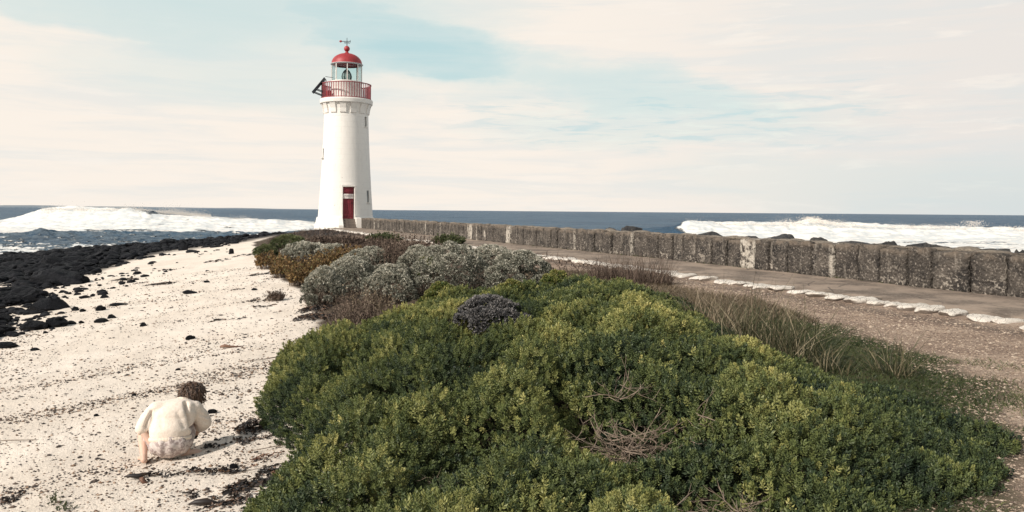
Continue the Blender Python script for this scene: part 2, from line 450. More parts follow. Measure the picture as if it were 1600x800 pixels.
co = coord(nt); fa = attr(nt, 'foam')
edge = noise(nt, mapping(nt, co, (1, 1.6, 1)), .9, 6, .65)
fm = ((fa * 1.35) + (edge - .5) * 1.3).step(.40, .86)
deep = mixc(nt, noise(nt, mapping(nt, co, (.02, .05, .1)), 1.0, 5).step(.38, .62), (.032, .078, .138), (.068, .130, .196))
deep = mixc(nt, noise(nt, mapping(nt, co, (.25, .8, 1)), 1.0, 4).step(.5, .7) * .5, deep, (.085, .135, .175))
deep = mixc(nt, attr(nt, 'near') * noise(nt, mapping(nt, co, (.5, 1.3, 1)), 1.0, 5, .65).step(.36, .62), deep, (.13, .18, .225))
col = mixc(nt, fm, deep, mixc(nt, noise(nt, mapping(nt, co, (.5, 1.4, 1)), 1.0, 5, .6).step(.42, .62), (.58, .60, .60), (.85, .805, .745)))
setin(nt, b, 'Base Color', col)
setin(nt, b, 'Roughness', fm * .45 + .42)
b.inputs['IOR'].default_value = 1.33
setin(nt, b, 'Specular IOR Level', (1.0 - fm) * .33)
hh = noise(nt, mapping(nt, co, (.8, 1.5, 1)), 1.0, 8, .68) + noise(nt, mapping(nt, co, (.06, .16, .1)), 1.0, 5, .6) * 5.0
bump(nt, b, hh * (1.0 - fm * .86), 1.0, .9)
tag(link('sea', me, m), 'steel blue sea with white broken surf', kind='structure')

# blown spray over the two breakers: thousands of small drops
def flakes(name, P, S, mat, label):
    n = len(P); base = np.array([[1, 1, 1], [-1, -1, 1], [-1, 1, -1], [1, -1, -1]], float)
    Vv = (P[:, None, :] + base[None] * S[:, None, None] * RNG.uniform(.6, 1.3, (n, 4, 1))).reshape(-1, 3)
    f = np.array([[0, 1, 2], [0, 3, 1], [0, 2, 3], [1, 3, 2]])
    return tag(link(name, mesh_np(name, Vv, (np.arange(n)[:, None, None] * 4 + f[None]).reshape(-1, 3)), mat), label, kind='stuff')
sm_, nt, b = new_mat('spray')
setin(nt, b, 'Base Color', (.86, .81, .75)); setin(nt, b, 'Roughness', .8); setin(nt, b, 'Alpha', .40); b.inputs['Specular IOR Level'].default_value = .1
def crest_pts(n, p0, p1, hx, hv, ybase, up, back, seed):
    g_ = np.random.default_rng(seed)
    px_ = g_.uniform(p0, p1, n); Y_ = ybase + g_.exponential(back, n) - 1.0
    h_ = np.interp(px_, hx, hv); X_ = (px_ - 800) / F * Y_
    burst = np.clip(.35 + 1.6 * fbm(X_ * .22, 0 * X_, seed, 4), .05, 2)
    Z_ = h_ - .30 + g_.exponential(1.0, n) * up * burst * 1.5
    return np.stack([X_, Y_, Z_], 1)
P1 = crest_pts(20000, 60, 600, [60, 66, 90, 200, 232, 262, 300, 400, 470, 600], [2.5, 2.95, 3.2, 3.15, 2.85, 2.4, 2.1, 1.8, 1.5, 1.2], 112, .16, 3.0, 5)
P1b = crest_pts(16000, 190, 330, [190, 232, 262, 300, 330], [3.05, 2.95, 2.7, 2.4, 2.1], 114, .26, 5.0, 6)
P2 = crest_pts(14000, 1066, 1700, [1066, 1075, 1150, 1240, 1262, 1280, 1300, 1350, 1400, 1600, 1700], [2.0, 2.2, 2.1, 2.15, 2.5, 2.45, 2.2, 2.05, 1.9, 1.7, 1.6], 97, .16, 1.6, 7)
g_ = np.random.default_rng(8)
pl = []
for (pxc, hgt_, n, wd) in ((1268, 2.75, 1600, 1.1), (1520, 2.45, 700, .8), (1300, 2.4, 500, 1.5), (1450, 1.95, 300, 1.0)):
    t = g_.random(n) ** .7; Yb = 98
    pl.append(np.stack([(pxc - 800) / F * Yb + g_.normal(0, wd, n) * (1.1 - .7 * t), Yb + g_.normal(0, 1.0, n), 1.4 + t * (hgt_ - 1.4) + g_.normal(0, .08, n)], 1))
PP = np.concatenate([P1, P1b, P2] + pl)
flakes('sea_spray', PP, RNG.uniform(.010, .040, len(PP)), sm_, 'fine white spray blown from the breaking waves')

# low coast on the left horizon
xs = np.linspace(-7000, -700, 260); hc = 3.2 + np.maximum(0, 11 + 16 * fbm(xs * .0016, 0 * xs, 3, 5)) * sm(xs, -700, -3200) * 1.0
rows = []
for yy, k in ((5200, 0), (5230, .8), (5400, 1.0), (6500, 1.0), (7000, 0)):
    rows.append(np.stack([xs * yy / 5200, np.full_like(xs, yy), hc * k - .5], 1))
me = mesh_np('distant_coast', np.concatenate(rows), grid_faces(5, 260)[:, ::-1], True)
tag(link('distant_coast', me, simple('far_land', (.16, .20, .24), (.21, .24, .26), .002)), 'low hazy strip of land on the horizon left of the lighthouse', kind='structure')

# ================================================================== footpath, edging stones, gravel
ys = np.linspace(1.0, 52.2, 420)
ws = np.linspace(-.12, 2.12, 15)
PY, PW = np.meshgrid(ys, ws, indexing='ij')
tx = np.gradient(wall_x(ys), ys); tl = np.sqrt(1 + tx ** 2)
nx_, ny_ = -1 / tl, tx / tl
PX = wall_x(PY) + nx_[:, None] * PW; PYY = PY + ny_[:, None] * PW
PZ = CZ - 1.175 + .02 * fbm(PX * 1.2, PYY * 1.2, 5, 4) + .010 * fbm(PX * 6, PYY * 6, 6, 3) - .05 * (PW > 2.05) - .02 * sm(PW, 1.5, 2.1)
me = mesh_np('footpath', np.stack([PX.ravel(), PYY.ravel(), PZ.ravel()], 1), grid_faces(len(ys), len(ws)), True)
m, nt, b = new_mat('footpath'); co = coord(nt)
cp = mixc(nt, noise(nt, co, 1.6, 6, .65).step(.36, .62), (.135, .104, .080), (.31, .24, .185))
cp = mixc(nt, noise(nt, co, 26, 5, .7).step(.52, .70) * .8, cp, (.38, .31, .25))
cp = mixc(nt, voro(nt, mapping(nt, co, (1, 1, 1)), 1.4, 'DISTANCE_TO_EDGE').step(0, .035, 1, 0) * noise(nt, co, 1.1, 3).step(.45, .6) * .8, cp, (.045, .035, .028))
setin(nt, b, 'Base Color', cp); setin(nt, b, 'Roughness', .95)
bump(nt, b, noise(nt, co, 35, 6, .7) + noise(nt, co, 5, 4), .8, .02)
path = tag(link('footpath', me, m), 'brown compacted footpath along the sea wall with white edging stones', kind='structure')

def rock_mesh(name, sub, seed, amp=.28, flat=1.0, facet=0.0, freq=1.1):
    bm = bmesh.new(); bmesh.ops.create_icosphere(bm, subdivisions=sub, radius=1)
    co_ = np.array([v.co[:] for v in bm.verts])
    n_ = fbm(co_[:, 0] * freq + seed * 5.1, co_[:, 1] * freq, co_[:, 2] * freq + seed, 4)
    rr = 1 + amp * n_ * 2
    if facet:      # cut with random planes for broken faces
        gg = np.random.default_rng(seed)
        P = co_ * rr[:, None]
        for k in range(9):
            nrm = gg.normal(size=3); nrm /= np.linalg.norm(nrm); h = gg.uniform(.62, .95)
            dd = P @ nrm - h; P = P - np.maximum(dd, 0)[:, None] * nrm * facet
    else: P = co_ * rr[:, None]
    P[:, 2] *= flat
    for v, p in zip(bm.verts, P): v.co = p
    me = bpy.data.meshes.new(name); bm.to_mesh(me); bm.free()
    for p in me.polygons: p.use_smooth = True
    return me

m, nt, b = new_mat('whitewashed_stone'); co = coord(nt)
wm = noise(nt, co, 2.6, 7, .8).step(.37, .44) * voro(nt, co, 1.3, 'DISTANCE_TO_EDGE').step(.003, .02)
gzn = nt.nodes.new('ShaderNodeNewGeometry'); nz = sep(nt, X(nt, gzn.outputs['Normal']))[2]
wm = wm * 1.0 * nz.step(-.1, .25)
setin(nt, b, 'Base Color', mixc(nt, wm, (.20, .16, .13), mixc(nt, noise(nt, co, 20, 4).step(.4, .65), (.80, .74, .66), (.62, .56, .49))))
setin(nt, b, 'Roughness', .9); bump(nt, b, noise(nt, co, 4, 6, .7), .8, .05)
MAT_WSTONE = m
white_variants = [rock_mesh('edging_stone', 3, 40 + i, .17, 1.0, .97, 2.0) for i in range(9)]
for mm in white_variants:
    for v in mm.vertices:
        x0, y0_, z0 = v.co; q = max((abs(x0) ** 5 + abs(y0_) ** 5) ** .2 / max(math.hypot(x0, y0_), 1e-4), .5); v.co = (x0 / q * .9, y0_ / q * .9, min(z0, .55 + .22 * float(fbm(x0 * 2.2, y0_ * 2.2, 3, 3)) + .12 * x0 + .08 * math.sin(7 * x0 + 5 * y0_)))
for mm in white_variants: mm.materials.append(MAT_WSTONE)
yy = 5.6; k = 0
while yy < 50:
    L = random.uniform(.22, .46) if yy < 30 else random.uniform(.5, .9)
    i0 = np.interp(yy, ys, np.arange(len(ys))); i0 = int(i0)
    cx = float(wall_x(yy)) + nx_[i0] * (2.26 + random.uniform(-.04, .04)); cy = yy + ny_[i0] * 2.26
    o = bpy.data.objects.new('edging_stone', white_variants[k % 9]); COL.objects.link(o); o.parent = path
    o.location = (cx, cy, CZ - 1.225 + random.uniform(-.012, .015)); o.scale = (L * .50, random.uniform(.20, .27), random.uniform(.075, .09))
    o.rotation_euler = (random.uniform(-.06, .06), random.uniform(-.06, .06), math.atan2(1, tx[i0]) + random.uniform(-.14, .14) + (math.pi if random.random() < .5 else 0))
    if 8.5 < yy < 40 and random.random() < .05: yy += L * .5
    yy += L * .93 + random.uniform(.015, .07); k += 1

# small stones: one mass
def scatter_stones(name, P, S, mat, label, seed=3, squash=.6):
    n = len(P); gg = np.random.default_rng(seed)
    base = np.array([[1, 0, 0], [0, 1, 0], [-1, 0, 0], [0, -1, 0], [0, 0, 1], [0, 0, -1]], float)
    th = gg.uniform(0, 6.28, n); c, s = np.cos(th), np.sin(th)
    Bs = np.repeat(base[None], n, 0) * gg.uniform(.55, 1.25, (n, 6, 1)); Bs[:, :, 0] *= gg.uniform(.8, 1.7, (n, 1)); Bs[:, :, 2] *= squash
    Xr = Bs[:, :, 0] * c[:, None] - Bs[:, :, 1] * s[:, None]; Yr = Bs[:, :, 0] * s[:, None] + Bs[:, :, 1] * c[:, None]
    Vv = np.stack([Xr, Yr, Bs[:, :, 2]], -1) * S[:, None, None] + P[:, None, :]
    f = np.array([[0, 1, 4], [1, 2, 4], [2, 3, 4], [3, 0, 4], [1, 0, 5], [2, 1, 5], [3, 2, 5], [0, 3, 5]])
    me = mesh_np(name, Vv.reshape(-1, 3), (np.arange(n)[:, None, None] * 6 + f[None]).reshape(-1, 3))
    add_attr(me, 'tint', np.repeat(gg.random(n), 6))
    return tag(link(name, me, mat), label, kind='stuff')
def scat_area(n, amin, amax, rmin, rmax, pwr, seed):
    gg = np.random.default_rng(seed)
    a = gg.uniform(amin, amax, n); r = rmin + (rmax - rmin) * gg.random(n) ** pwr
    return np.sin(a) * r, np.cos(a) * r, gg
gm = leaf_mat('grit', [(0, (.030, .026, .026)), (.55, (.085, .065, .055)), (.8, (.22, .14, .09)), (1, (.45, .34, .26))], 0, .8)
x_, y_, gg = scat_area(190000, -.60, .05, 3.2, 24, 1.4, 21)
dd = edge_x(y_) - x_
rot_a = R(-30); ca, sa_ = math.cos(rot_a), math.sin(rot_a)
xr, yr_ = x_ * ca - y_ * sa_, x_ * sa_ + y_ * ca
dens = .14 + .95 * sm(fbm(xr * .25, yr_ * 1.3, 33, 5, .6), .04, .34)
dens = dens * np.interp(y_, [3, 7, 9, 14, 24], [1.1, 1.0, .6, .34, .22]) + .85 * sm(dd + fbm(x_ * .6, y_ * .6, 35, 3), 3.2, 5.2) * sm(y_, 15, 9) * .5
dens = np.maximum(dens, .8 * np.exp(-((dd - .35 - .3 * fbm(x_ * .5, y_ * .5, 36, 3)) / .32) ** 2) * sm(y_, 8.5, 6.5) * sm(fbm(x_ * 1.5, y_ * 1.5, 38, 4), -.1, .25))
keep = (gg.random(len(x_)) < dens) & (dd > .02)
x_, y_ = x_[keep], y_[keep]
S = (gg.lognormal(-4.95, .40, len(x_))).clip(.003, .020) * np.interp(y_, [3, 10, 24], [.8, 1.15, 1.9])
scatter_stones('beach_grit', np.stack([x_, y_, ground_z(x_, y_) + S * .25], 1), S, gm, 'dark grit and shell fragments strewn over the pale sand')
gm2 = leaf_mat('gravel', [(0, (.12, .085, .07)), (.5, (.32, .24, .18)), (.85, (.44, .35, .27)), (1, (.52, .43, .345))], 0, .85)
x_, y_, gg = scat_area(90000, .08, .62, 2.6, 16, 1.3, 22)
keep = (x_ > track_x(y_) - .25 + .5 * gg.normal(size=len(x_)) * .3) & ((wall_x(y_) - x_) * .92 > 2.36)
x_, y_ = x_[keep], y_[keep]
S = gg.lognormal(-5.0, .38, len(x_)).clip(.003, .018) * np.interp(y_, [3, 16], [.8, 1.6])
scatter_stones('gravel', np.stack([x_, y_, ground_z(x_, y_) + S * .2], 1), S, gm2, 'pinkish brown gravel of the track beside the footpath', 4, .5)

# ================================================================== sea wall
m, nt, b = new_mat('weathered_wall'); co = coord(nt)
oi = nt.nodes.new('ShaderNodeObjectInfo'); rnd = X(nt, oi.outputs['Random'])
off = comb(nt, rnd * 37.0, rnd * 11.0, rnd * 5.0)
vm = nt.nodes.new('ShaderNodeVectorMath'); nt.links.new(co.s, vm.inputs[0]); nt.links.new(off.s, vm.inputs[1]); cv = X(nt, vm.outputs[0])
basec = mixc(nt, noise(nt, cv, 3.5, 6, .7).step(.36, .62), (.028, .026, .025), (.105, .091, .078))
basec = mixc(nt, rnd * .45, basec, (.065, .056, .048))
basec = mixc(nt, noise(nt, cv, 26, 5, .75).step(.54, .64) * .9, basec, (.31, .27, .23))
streak = noise(nt, mapping(nt, cv, (9, 9, 1.6)), 1.0, 5, .65).step(.56, .68)
oz = sep(nt, co)[2]
whit = noise(nt, cv, 13, 5, .7).step(.52, .60) * (oz.step(.50, .02, 0, 1)) * noise(nt, cv, 1.6, 3).step(.46, .60)
basec = mixc(nt, (streak * .35).mx(whit * .9), basec, (.44, .39, .33))
basec = mixc(nt, attr(nt, 'lime') * noise(nt, cv, 9, 5, .7).step(.40, .54), basec, (.50, .455, .39))
basec = mixc(nt, oz.step(.50, .64) * noise(nt, cv, 6, 4).step(.35, .6) * .8, basec, (.20, .16, .125))
setin(nt, b, 'Base Color', basec); setin(nt, b, 'Roughness', .95); b.inputs['Specular IOR Level'].default_value = .2
bump(nt, b, noise(nt, cv, 16, 7, .72) + voro(nt, cv, 22) * .6, 1.0, .045)
MAT_WALL = m
WT = .52          # thickness
def block_mesh(seed, W, lime):
    gg = np.random.default_rng(seed)
    bm = bmesh.new(); bmesh.ops.create_cube(bm, size=1, matrix=Matrix.Diagonal((W, WT, .66, 1)))
    bmesh.ops.subdivide_edges(bm, edges=bm.edges[:], cuts=7, use_grid_fill=True)
    P = np.array([v.co[:] for v in bm.verts]); P[:, 2] += .33 - .02
    nrm = np.stack([np.sign(P[:, 0]) * (np.abs(P[:, 0]) > W / 2 - 1e-4), np.sign(P[:, 1]) * (np.abs(P[:, 1]) > WT / 2 - 1e-4), 1.0 * (P[:, 2] > .639)], 1)
    nn = fbm(P[:, 0] * 7 + seed, P[:, 1] * 7, P[:, 2] * 7, 4)
    q = .020 + .0 * nn
    round_ = np.clip((np.abs(P[:, 0]) - W / 2 + .05) / .05, 0, 1) * np.clip((P[:, 2] - .58) / .06, 0, 1)
    for a in (0, 1): P[:, a] += nrm[:, a] * (nn * .032 - (.012 if a == 0 else 0))
    P[:, 2] += nrm[:, 2] * (nn * .05) - round_ * .025
    sel = np.abs(nrm[:, 0]) > 0
    P[sel, 0] -= np.sign(P[sel, 0]) * .012 * (1 + fbm(P[sel, 2] * 4, P[sel, 1] * 0, seed, 2))
    for v, p in zip(bm.verts, P): v.co = p
    me = bpy.data.meshes.new('block'); bm.to_mesh(me); bm.free()
    for p in me.polygons: p.use_smooth = True
    if lime == 1: L = np.full(len(P), 1.0)
    elif lime == 2: L = .75 * (P[:, 0] > W / 2 - .07)
    elif lime == 3: L = 1.0 * (np.hypot(P[:, 0] - .05, P[:, 2] - .3) < .11)
    else: L = np.zeros(len(P))
    add_attr(me, 'lime', L); me.materials.append(MAT_WALL)
    return me
wall = empty('sea_wall', (float(wall_x(11.4)), 11.4, CZ - 1.2), 0, label='long dark weathered stone sea wall running from the right edge of the scene to the lighthouse', cat='sea wall')
plain = [block_mesh(100 + i, .5, 0) for i in range(12)]
limey = [block_mesh(130 + i, .5, 2) for i in range(3)] + [block_mesh(135, .5, 3)]
white_b = [block_mesh(140 + i, .5, 1) for i in range(2)]
y0 = 4.4; i = 0; blocks = []
while y0 < 51.6:
    W = random.choice([.42, .46, .5, .5, .54, .6, .68])
    tt = float((wall_x(y0 + .2) - wall_x(y0)) / .2); dl_ = math.sqrt(1 + tt * tt); dy_ = W / dl_
    yc = y0 + dy_ / 2; xc = float(wall_x(yc))
    pxx = 800 + F * xc / yc
    lab = None
    if abs(pxx - 1170) < 11: mesh = white_b[0]; lab = 'block with its face worn to pale lime'
    elif abs(pxx - 797) < 4 or abs(pxx - 735) < 3: mesh = white_b[1]
    elif random.random() < (.16 if yc > 14 else .08): mesh = random.choice(limey)
    else: mesh = random.choice(plain)
    o = bpy.data.objects.new('block', mesh); COL.objects.link(o); o.parent = wall
    inset = random.choice([0, 0, .015, -.015, .03])
    nrmv = Vector((1, -tt, 0)).normalized()
    o.location = Vector((xc, yc, CZ - 1.2 + random.uniform(-.012, .012))) + nrmv * (inset + .18) - wall.location
    o.rotation_euler = (random.uniform(-.012, .012), random.uniform(-.008, .008), math.atan2(1, tt) + math.pi)
    o.scale = ((W - random.choice([0, .008, .008, .02])) / .5, 1, 1 + random.uniform(-.03, .03))
    if lab: o['label'] = lab
    blocks.append(o); y0 += dy_; i += 1
# lumpy mortar capping and rubble along the top
cap_v = [rock_mesh('capping_stone', 2, 60 + i, .25, .32, .6) for i in range(5)]
m2 = simple('capping', (.15, .125, .10), (.26, .22, .175), 6, .95, .8, 20, bdist=.03)
m2b = simple('dark_rock', (.030, .030, .034), (.075, .068, .064), 4, .8, .9, 12, bdist=.04)
for mm in cap_v: mm.materials.append(m2)
yc = 12.0
while yc < 51:
    tt = float((wall_x(yc + .2) - wall_x(yc)) / .2)
    nrmv = Vector((1, -tt, 0)).normalized()
    o = bpy.data.objects.new('capping_stone', random.choice(cap_v)); COL.objects.link(o); o.parent = wall
    o.location = Vector((float(wall_x(yc)), yc, CZ - 1.2 + .635)) + nrmv * random.uniform(.2, .36) - wall.location
    sc = random.uniform(.10, .22) * (1 if yc < 20 else 1.25)
    o.scale = (sc * 1.5, sc * .8, sc * random.uniform(.5, 1.0)); o.rotation_euler = (0, 0, math.atan2(1, tt) + random.uniform(-.3, .3))
    yc += random.uniform(.22, .5) * (1 if yc < 20 else 1.2)
# ================================================================== lighthouse
LX, LY = -11.15, 53.6
m, nt, b = new_mat('painted_stone'); co = coord(nt)
px_, py_, pz_ = sep(nt, co)
an = px_._m('ARCTAN2', py_)
bt = nt.nodes.new('ShaderNodeTexBrick'); nt.links.new(comb(nt, an * 1.62, pz_, 0.0).s, bt.inputs['Vector'])
bt.inputs['Scale'].default_value = 1.0; bt.inputs['Brick Width'].default_value = .78; bt.inputs['Row Height'].default_value = .36
bt.inputs['Mortar Size'].default_value = .012; bt.inputs['Mortar Smooth'].default_value = .3
bt.inputs['Color1'].default_value = (1, 1, 1, 1); bt.inputs['Color2'].default_value = (.9, .9, .9, 1); bt.inputs['Mortar'].default_value = (0, 0, 0, 1)
bf = X(nt, bt.outputs['Color'])
stain = noise(nt, mapping(nt, co, (3, 3, .8)), 1.0, 5, .65).step(.50, .75)
rust = noise(nt, mapping(nt, co, (7, 7, .45)), 1.0, 5, .7).step(.60, .72) * noise(nt, co, .8, 3).step(.5, .62)
wc = mixc(nt, stain * .35, (.80, .765, .715), (.68, .64, .59))
wc = mixc(nt, rust * .35, wc, (.52, .40, .30))
chips = noise(nt, co, 5.0, 6, .7).step(.655, .68)
wc = mixc(nt, chips * .6, wc, (.33, .29, .26))
sb_ = nt.nodes.new('ShaderNodeSeparateColor'); nt.links.new(bf.s, sb_.inputs[0]); bfr = X(nt, sb_.outputs[0])
wc = mixc(nt, (1.0 - bfr) * noise(nt, co, 1.2, 3).step(.40, .60) * .24, wc, (.52, .48, .45))
setin(nt, b, 'Base Color', wc); setin(nt, b, 'Roughness', .7)
bump(nt, b, bfr * 1.0 + noise(nt, co, 9, 5, .6) * .8, .32, .03)
M_TOWER = m
M_WHITE = simple('white_paint', (.80, .765, .715), (.74, .70, .65), 3, .6, .2, 14)
M_RED = simple('red_paint', (.36, .042, .046), (.28, .034, .038), 3, .5, .1, 20, spec=.35)
M_RAIL = simple('railing_red', (.33, .085, .095), (.26, .07, .08), 5, .7)
M_DOOR = simple('door_red', (.21, .022, .035), (.16, .018, .028), 3, .5, .1, 30)
M_DARK = simple('dark_metal', (.022, .028, .036), (.035, .04, .05), 5, .5)
M_GREYM = simple('grey_metal', (.40, .43, .44), (.5, .5, .5), 5, .5)
M_STEP = simple('worn_step', (.13, .105, .09), (.22, .18, .15), 5, .9, .6, 25)
M_VOID = simple('dark_window', (.02, .022, .028), (.03, .033, .04), 3, .25)
m, nt, b = new_mat('lantern_glass')
tr = nt.nodes.new('ShaderNodeBsdfTransparent'); tr.inputs[0].default_value = (.90, .95, .95, 1)
gl = nt.nodes.new('ShaderNodeBsdfGlossy'); gl.inputs['Roughness'].default_value = .05
lw = nt.nodes.new('ShaderNodeLayerWeight'); lw.inputs[0].default_value = .15
mx = nt.nodes.new('ShaderNodeMixShader'); nt.links.new((X(nt, lw.outputs['Fresnel']) * .35).s, mx.inputs[0])
nt.links.new(tr.outputs[0], mx.inputs[1]); nt.links.new(gl.outputs[0], mx.inputs[2]); nt.links.new(mx.outputs[0], nt.nodes['Material Output'].inputs[0])
M_GLASS = m
m, nt, b = new_mat('lens_glass'); setin(nt, b, 'Base Color', (.55, .62, .58)); setin(nt, b, 'Roughness', .12); setin(nt, b, 'Transmission Weight', .55)
bump(nt, b, (sep(nt, coord(nt))[2] * 90.0)._m('SINE'), .6, .01); M_LENS = m

Z = lambda zr: zr + CZ
lh = empty('lighthouse', (LX, LY, Z(-1.75)), 0, label='white round stone lighthouse with red dome, red gallery railing and red door', cat='lighthouse')
def lh_place(o):
    o.parent = lh; o.location = Vector(o.location) - Vector((0, 0, Z(-1.75))); return o
def L_(name, bm, mat, smooth=False, bevel=0):            # geometry written with z relative to the camera, x/y from the tower axis
    o = bm_obj(name, bm, mat, None, smooth, bevel); o.location = (0, 0, Z(0)); return lh_place(o)
FACE = math.atan2(-LX, LY)                               # from the tower towards the camera, about -Y
def pol(r, deg, z):                                       # deg measured to the right of the line towards the camera
    a = -math.pi / 2 + math.atan2(-LX, LY) + R(deg)
    return Vector((r * math.cos(a), r * math.sin(a), z))
def rad_rot(deg): return Euler((0, 0, math.atan2(-LX, LY) + R(deg)))   # local -Y points outwards
bm = bmesh.new()
prof = [(2.42, -2.35), (2.26, -1.95), (2.08, -1.35), (1.95, -.85), (1.885, -.52), (1.80, -.50)]
for k in range(0, 25):
    t = k / 24; z_ = -.48 + t * 6.82
    prof.append((1.80 - .345 * (1 - (1 - t) ** 1.35), z_))
prof += [(1.475, 6.60), (1.52, 6.80), (1.58, 6.95), (1.60, 7.02)]
lathe(bm, prof, 96)
tower = L_('tower', bm, M_TOWER, True)
# recesses for the door and the slit windows, cut right into the wall
def cut(target, c, s, rot):
    bm = bmesh.new(); bx(bm, c, s, rot)
    me = bpy.data.meshes.new('c'); bm.to_mesh(me); bm.free(); o = bpy.data.objects.new('c', me); COL.objects.link(o)
    o.parent = target
    md = target.modifiers.new('b', 'BOOLEAN'); md.operation = 'DIFFERENCE'; md.object = o; md.solver = 'EXACT'
    return o
DD = 6.0; WIN = ((60, 5.84, .25, .66, 1.46), (58, .88, .25, .78, 1.77), (-72, 3.72, .22, .62, 1.62))
cs_ = [cut(tower, pol(1.85, DD, .43), (.76, .80, 2.12), rad_rot(DD))]
for (dg_, zz, ww, hh_, rr) in WIN: cs_.append(cut(tower, pol(rr, dg_, zz), (ww, .5, hh_), rad_rot(dg_)))
bpy.context.view_layer.update()
dg = bpy.context.evaluated_depsgraph_get()
me2 = bpy.data.meshes.new_from_object(tower.evaluated_get(dg)); tower.modifiers.clear(); tower.data = me2; me2.name = 'tower'
for c_ in cs_: bpy.data.objects.remove(c_)
for p in me2.polygons: p.use_smooth = abs(p.normal.z) < .6 and p.area < 3
try: me2.set_sharp_from_angle(angle=R(35))
except Exception: pass
def L_box(name, r, deg, z, s, mat, bevel=0, parent=None):
    o = box_obj(name, (0, 0, 0), s, mat, None, None, bevel)
    o.rotation_euler = rad_rot(deg); p = pol(r, deg, z)
    if parent is None: o.location = (p.x, p.y, p.z + Z(0)); return lh_place(o)
    pp = parent; o.parent = pp
    inv = (Matrix.Translation(pp.location) @ pp.rotation_euler.to_matrix().to_4x4()).inverted()
    mw = Matrix.Translation((p.x, p.y, p.z + Z(0) - Z(-1.75))) @ rad_rot(deg).to_matrix().to_4x4()
    o.matrix_basis = inv @ mw
    return o
for (dg_, zz, ww, hh_, rr) in WIN:
    w = L_box('window', rr - .14, dg_, zz, (ww - .004, .04, hh_ - .004), M_VOID)
    L_box('sill', rr + .0, dg_, zz - hh_ / 2 - .03, (ww + .10, .16, .06), M_WHITE, .01, w)
    L_box('mullion', rr - .115, dg_, zz, (.03, .03, hh_ - .01), M_GREYM, 0, w)
# door with boards, frame, notice
door = L_box('door', 1.52, DD, .43, (.68, .05, 2.06), M_DOOR)
for k in range(5): L_box('board', 1.552, DD + (k - 2) * 4.9, .43, (.122, .02, 2.02), M_DOOR, .004, door)
L_box('rail', 1.578, DD, 1.20, (.66, .03, .10), M_DOOR, .006, door)
L_box('rail', 1.578, DD, -.35, (.66, .03, .14), M_DOOR, .006, door)
L_box('handle', 1.585, DD + 9, .42, (.03, .05, .12), M_DARK, .006, door)
sign = L_box('notice_board', 1.60, DD, .87, (.66, .03, .31), simple('notice', (.80, .74, .70), (.76, .70, .66), 2, .6), .004)
sg = M_DARK
bmt = bmesh.new()          # two lines of small print, too small in the photograph to read: short strokes
gg = random.Random(4)
for row, zz in ((0, .975), (1, .905)):
    xx = -.29
    while xx < .27:
        wd = gg.uniform(.018, .036)
        if gg.random() > .16: bx(bmt, (xx + wd / 2, 0, zz - .93), (wd * .75, .004, .022 if row else .03))
        xx += wd
o = bm_obj('print', bmt, simple('print_ink', (.22, .16, .17), (.25, .2, .2), 3, .7)); o.parent = sign; o.location = (0, -.0175, 0); tag(o, kind='stuff')
for sx_, dxx in ((-1, -.40), (1, .40)):
    L_box('door_frame', 1.86, DD + math.degrees(dxx / 1.83), .44, (.07, .10, 2.14), M_WHITE, .008)
L_box('lintel', 1.82, DD, 1.55, (.88, .12, .08), M_WHITE, .008)
# steps and their white cheeks
for k in range(4): L_box('step', 1.95 + .26 * k, DD, -.68 - .165 * k - .2, (.78, .30, .155 + .4), M_STEP, .012)
for s_, ww in ((-1, .30), (1, .34)):
    bm = bmesh.new()
    prof_ = [(.0, -.50), (.45, -.56), (1.05, -1.02), (1.10, -1.9), (0, -1.9)] if s_ < 0 else [(.0, -.50), (.95, -.54), (1.0, -1.9), (0, -1.9)]
    va = [bm.verts.new((-ww / 2, -y, z)) for y, z in prof_]; vb = [bm.verts.new((ww / 2, -y, z)) for y, z in prof_]
    n_ = len(va); bm.faces.new(va); bm.faces.new(vb[::-1])
    for k in range(n_): bm.faces.new((va[k], vb[k], vb[(k + 1) % n_], va[(k + 1) % n_]))
    bmesh.ops.recalc_face_normals(bm, faces=bm.faces)
    o = bm_obj('stair_cheek', bm, M_WHITE, None, False, .015)
    p = pol(1.72, DD, 0); q = rad_rot(DD).to_matrix() @ Vector((s_ * (.40 + ww / 2), 0, 0))
    o.location = (p.x + q.x, p.y + q.y, Z(0)); o.rotation_euler = rad_rot(DD); lh_place(o)
# plinth band round the right-hand foot
# corbels
def corbel_mesh():
    bm = bmesh.new(); pr = [(-.1, 6.34), (.035, 6.34), (.065, 6.38), (.09, 6.64), (.16, 6.87), (.22, 7.005), (-.1, 7.005)]
    va = [bm.verts.new((-.20, -y, z)) for y, z in pr]; vb = [bm.verts.new((.20, -y, z)) for y, z in pr]; n_ = len(pr)
    bm.faces.new(va); bm.faces.new(vb[::-1])
    for k in range(n_): bm.faces.new((va[k], vb[k], vb[(k + 1) % n_], va[(k + 1) % n_]))
    bmesh.ops.recalc_face_normals(bm, faces=bm.faces)
    me = bpy.data.meshes.new('corbel'); bm.to_mesh(me); bm.free(); me.materials.append(M_WHITE); return me
cme = corbel_mesh()
for k in range(14):
    o = bpy.data.objects.new('corbel', cme); COL.objects.link(o); dgk = -8 + k * 360 / 14
    p = pol(1.45, dgk, 0); o.location = (p.x, p.y, Z(0)); o.rotation_euler = rad_rot(dgk); lh_place(o)
bm = bmesh.new(); lathe(bm, [(1.2, 7.01), (1.70, 7.01), (1.73, 7.04), (1.75, 7.26), (1.72, 7.32), (1.2, 7.34)], 96, True)
L_('gallery_deck', bm, M_WHITE, False)
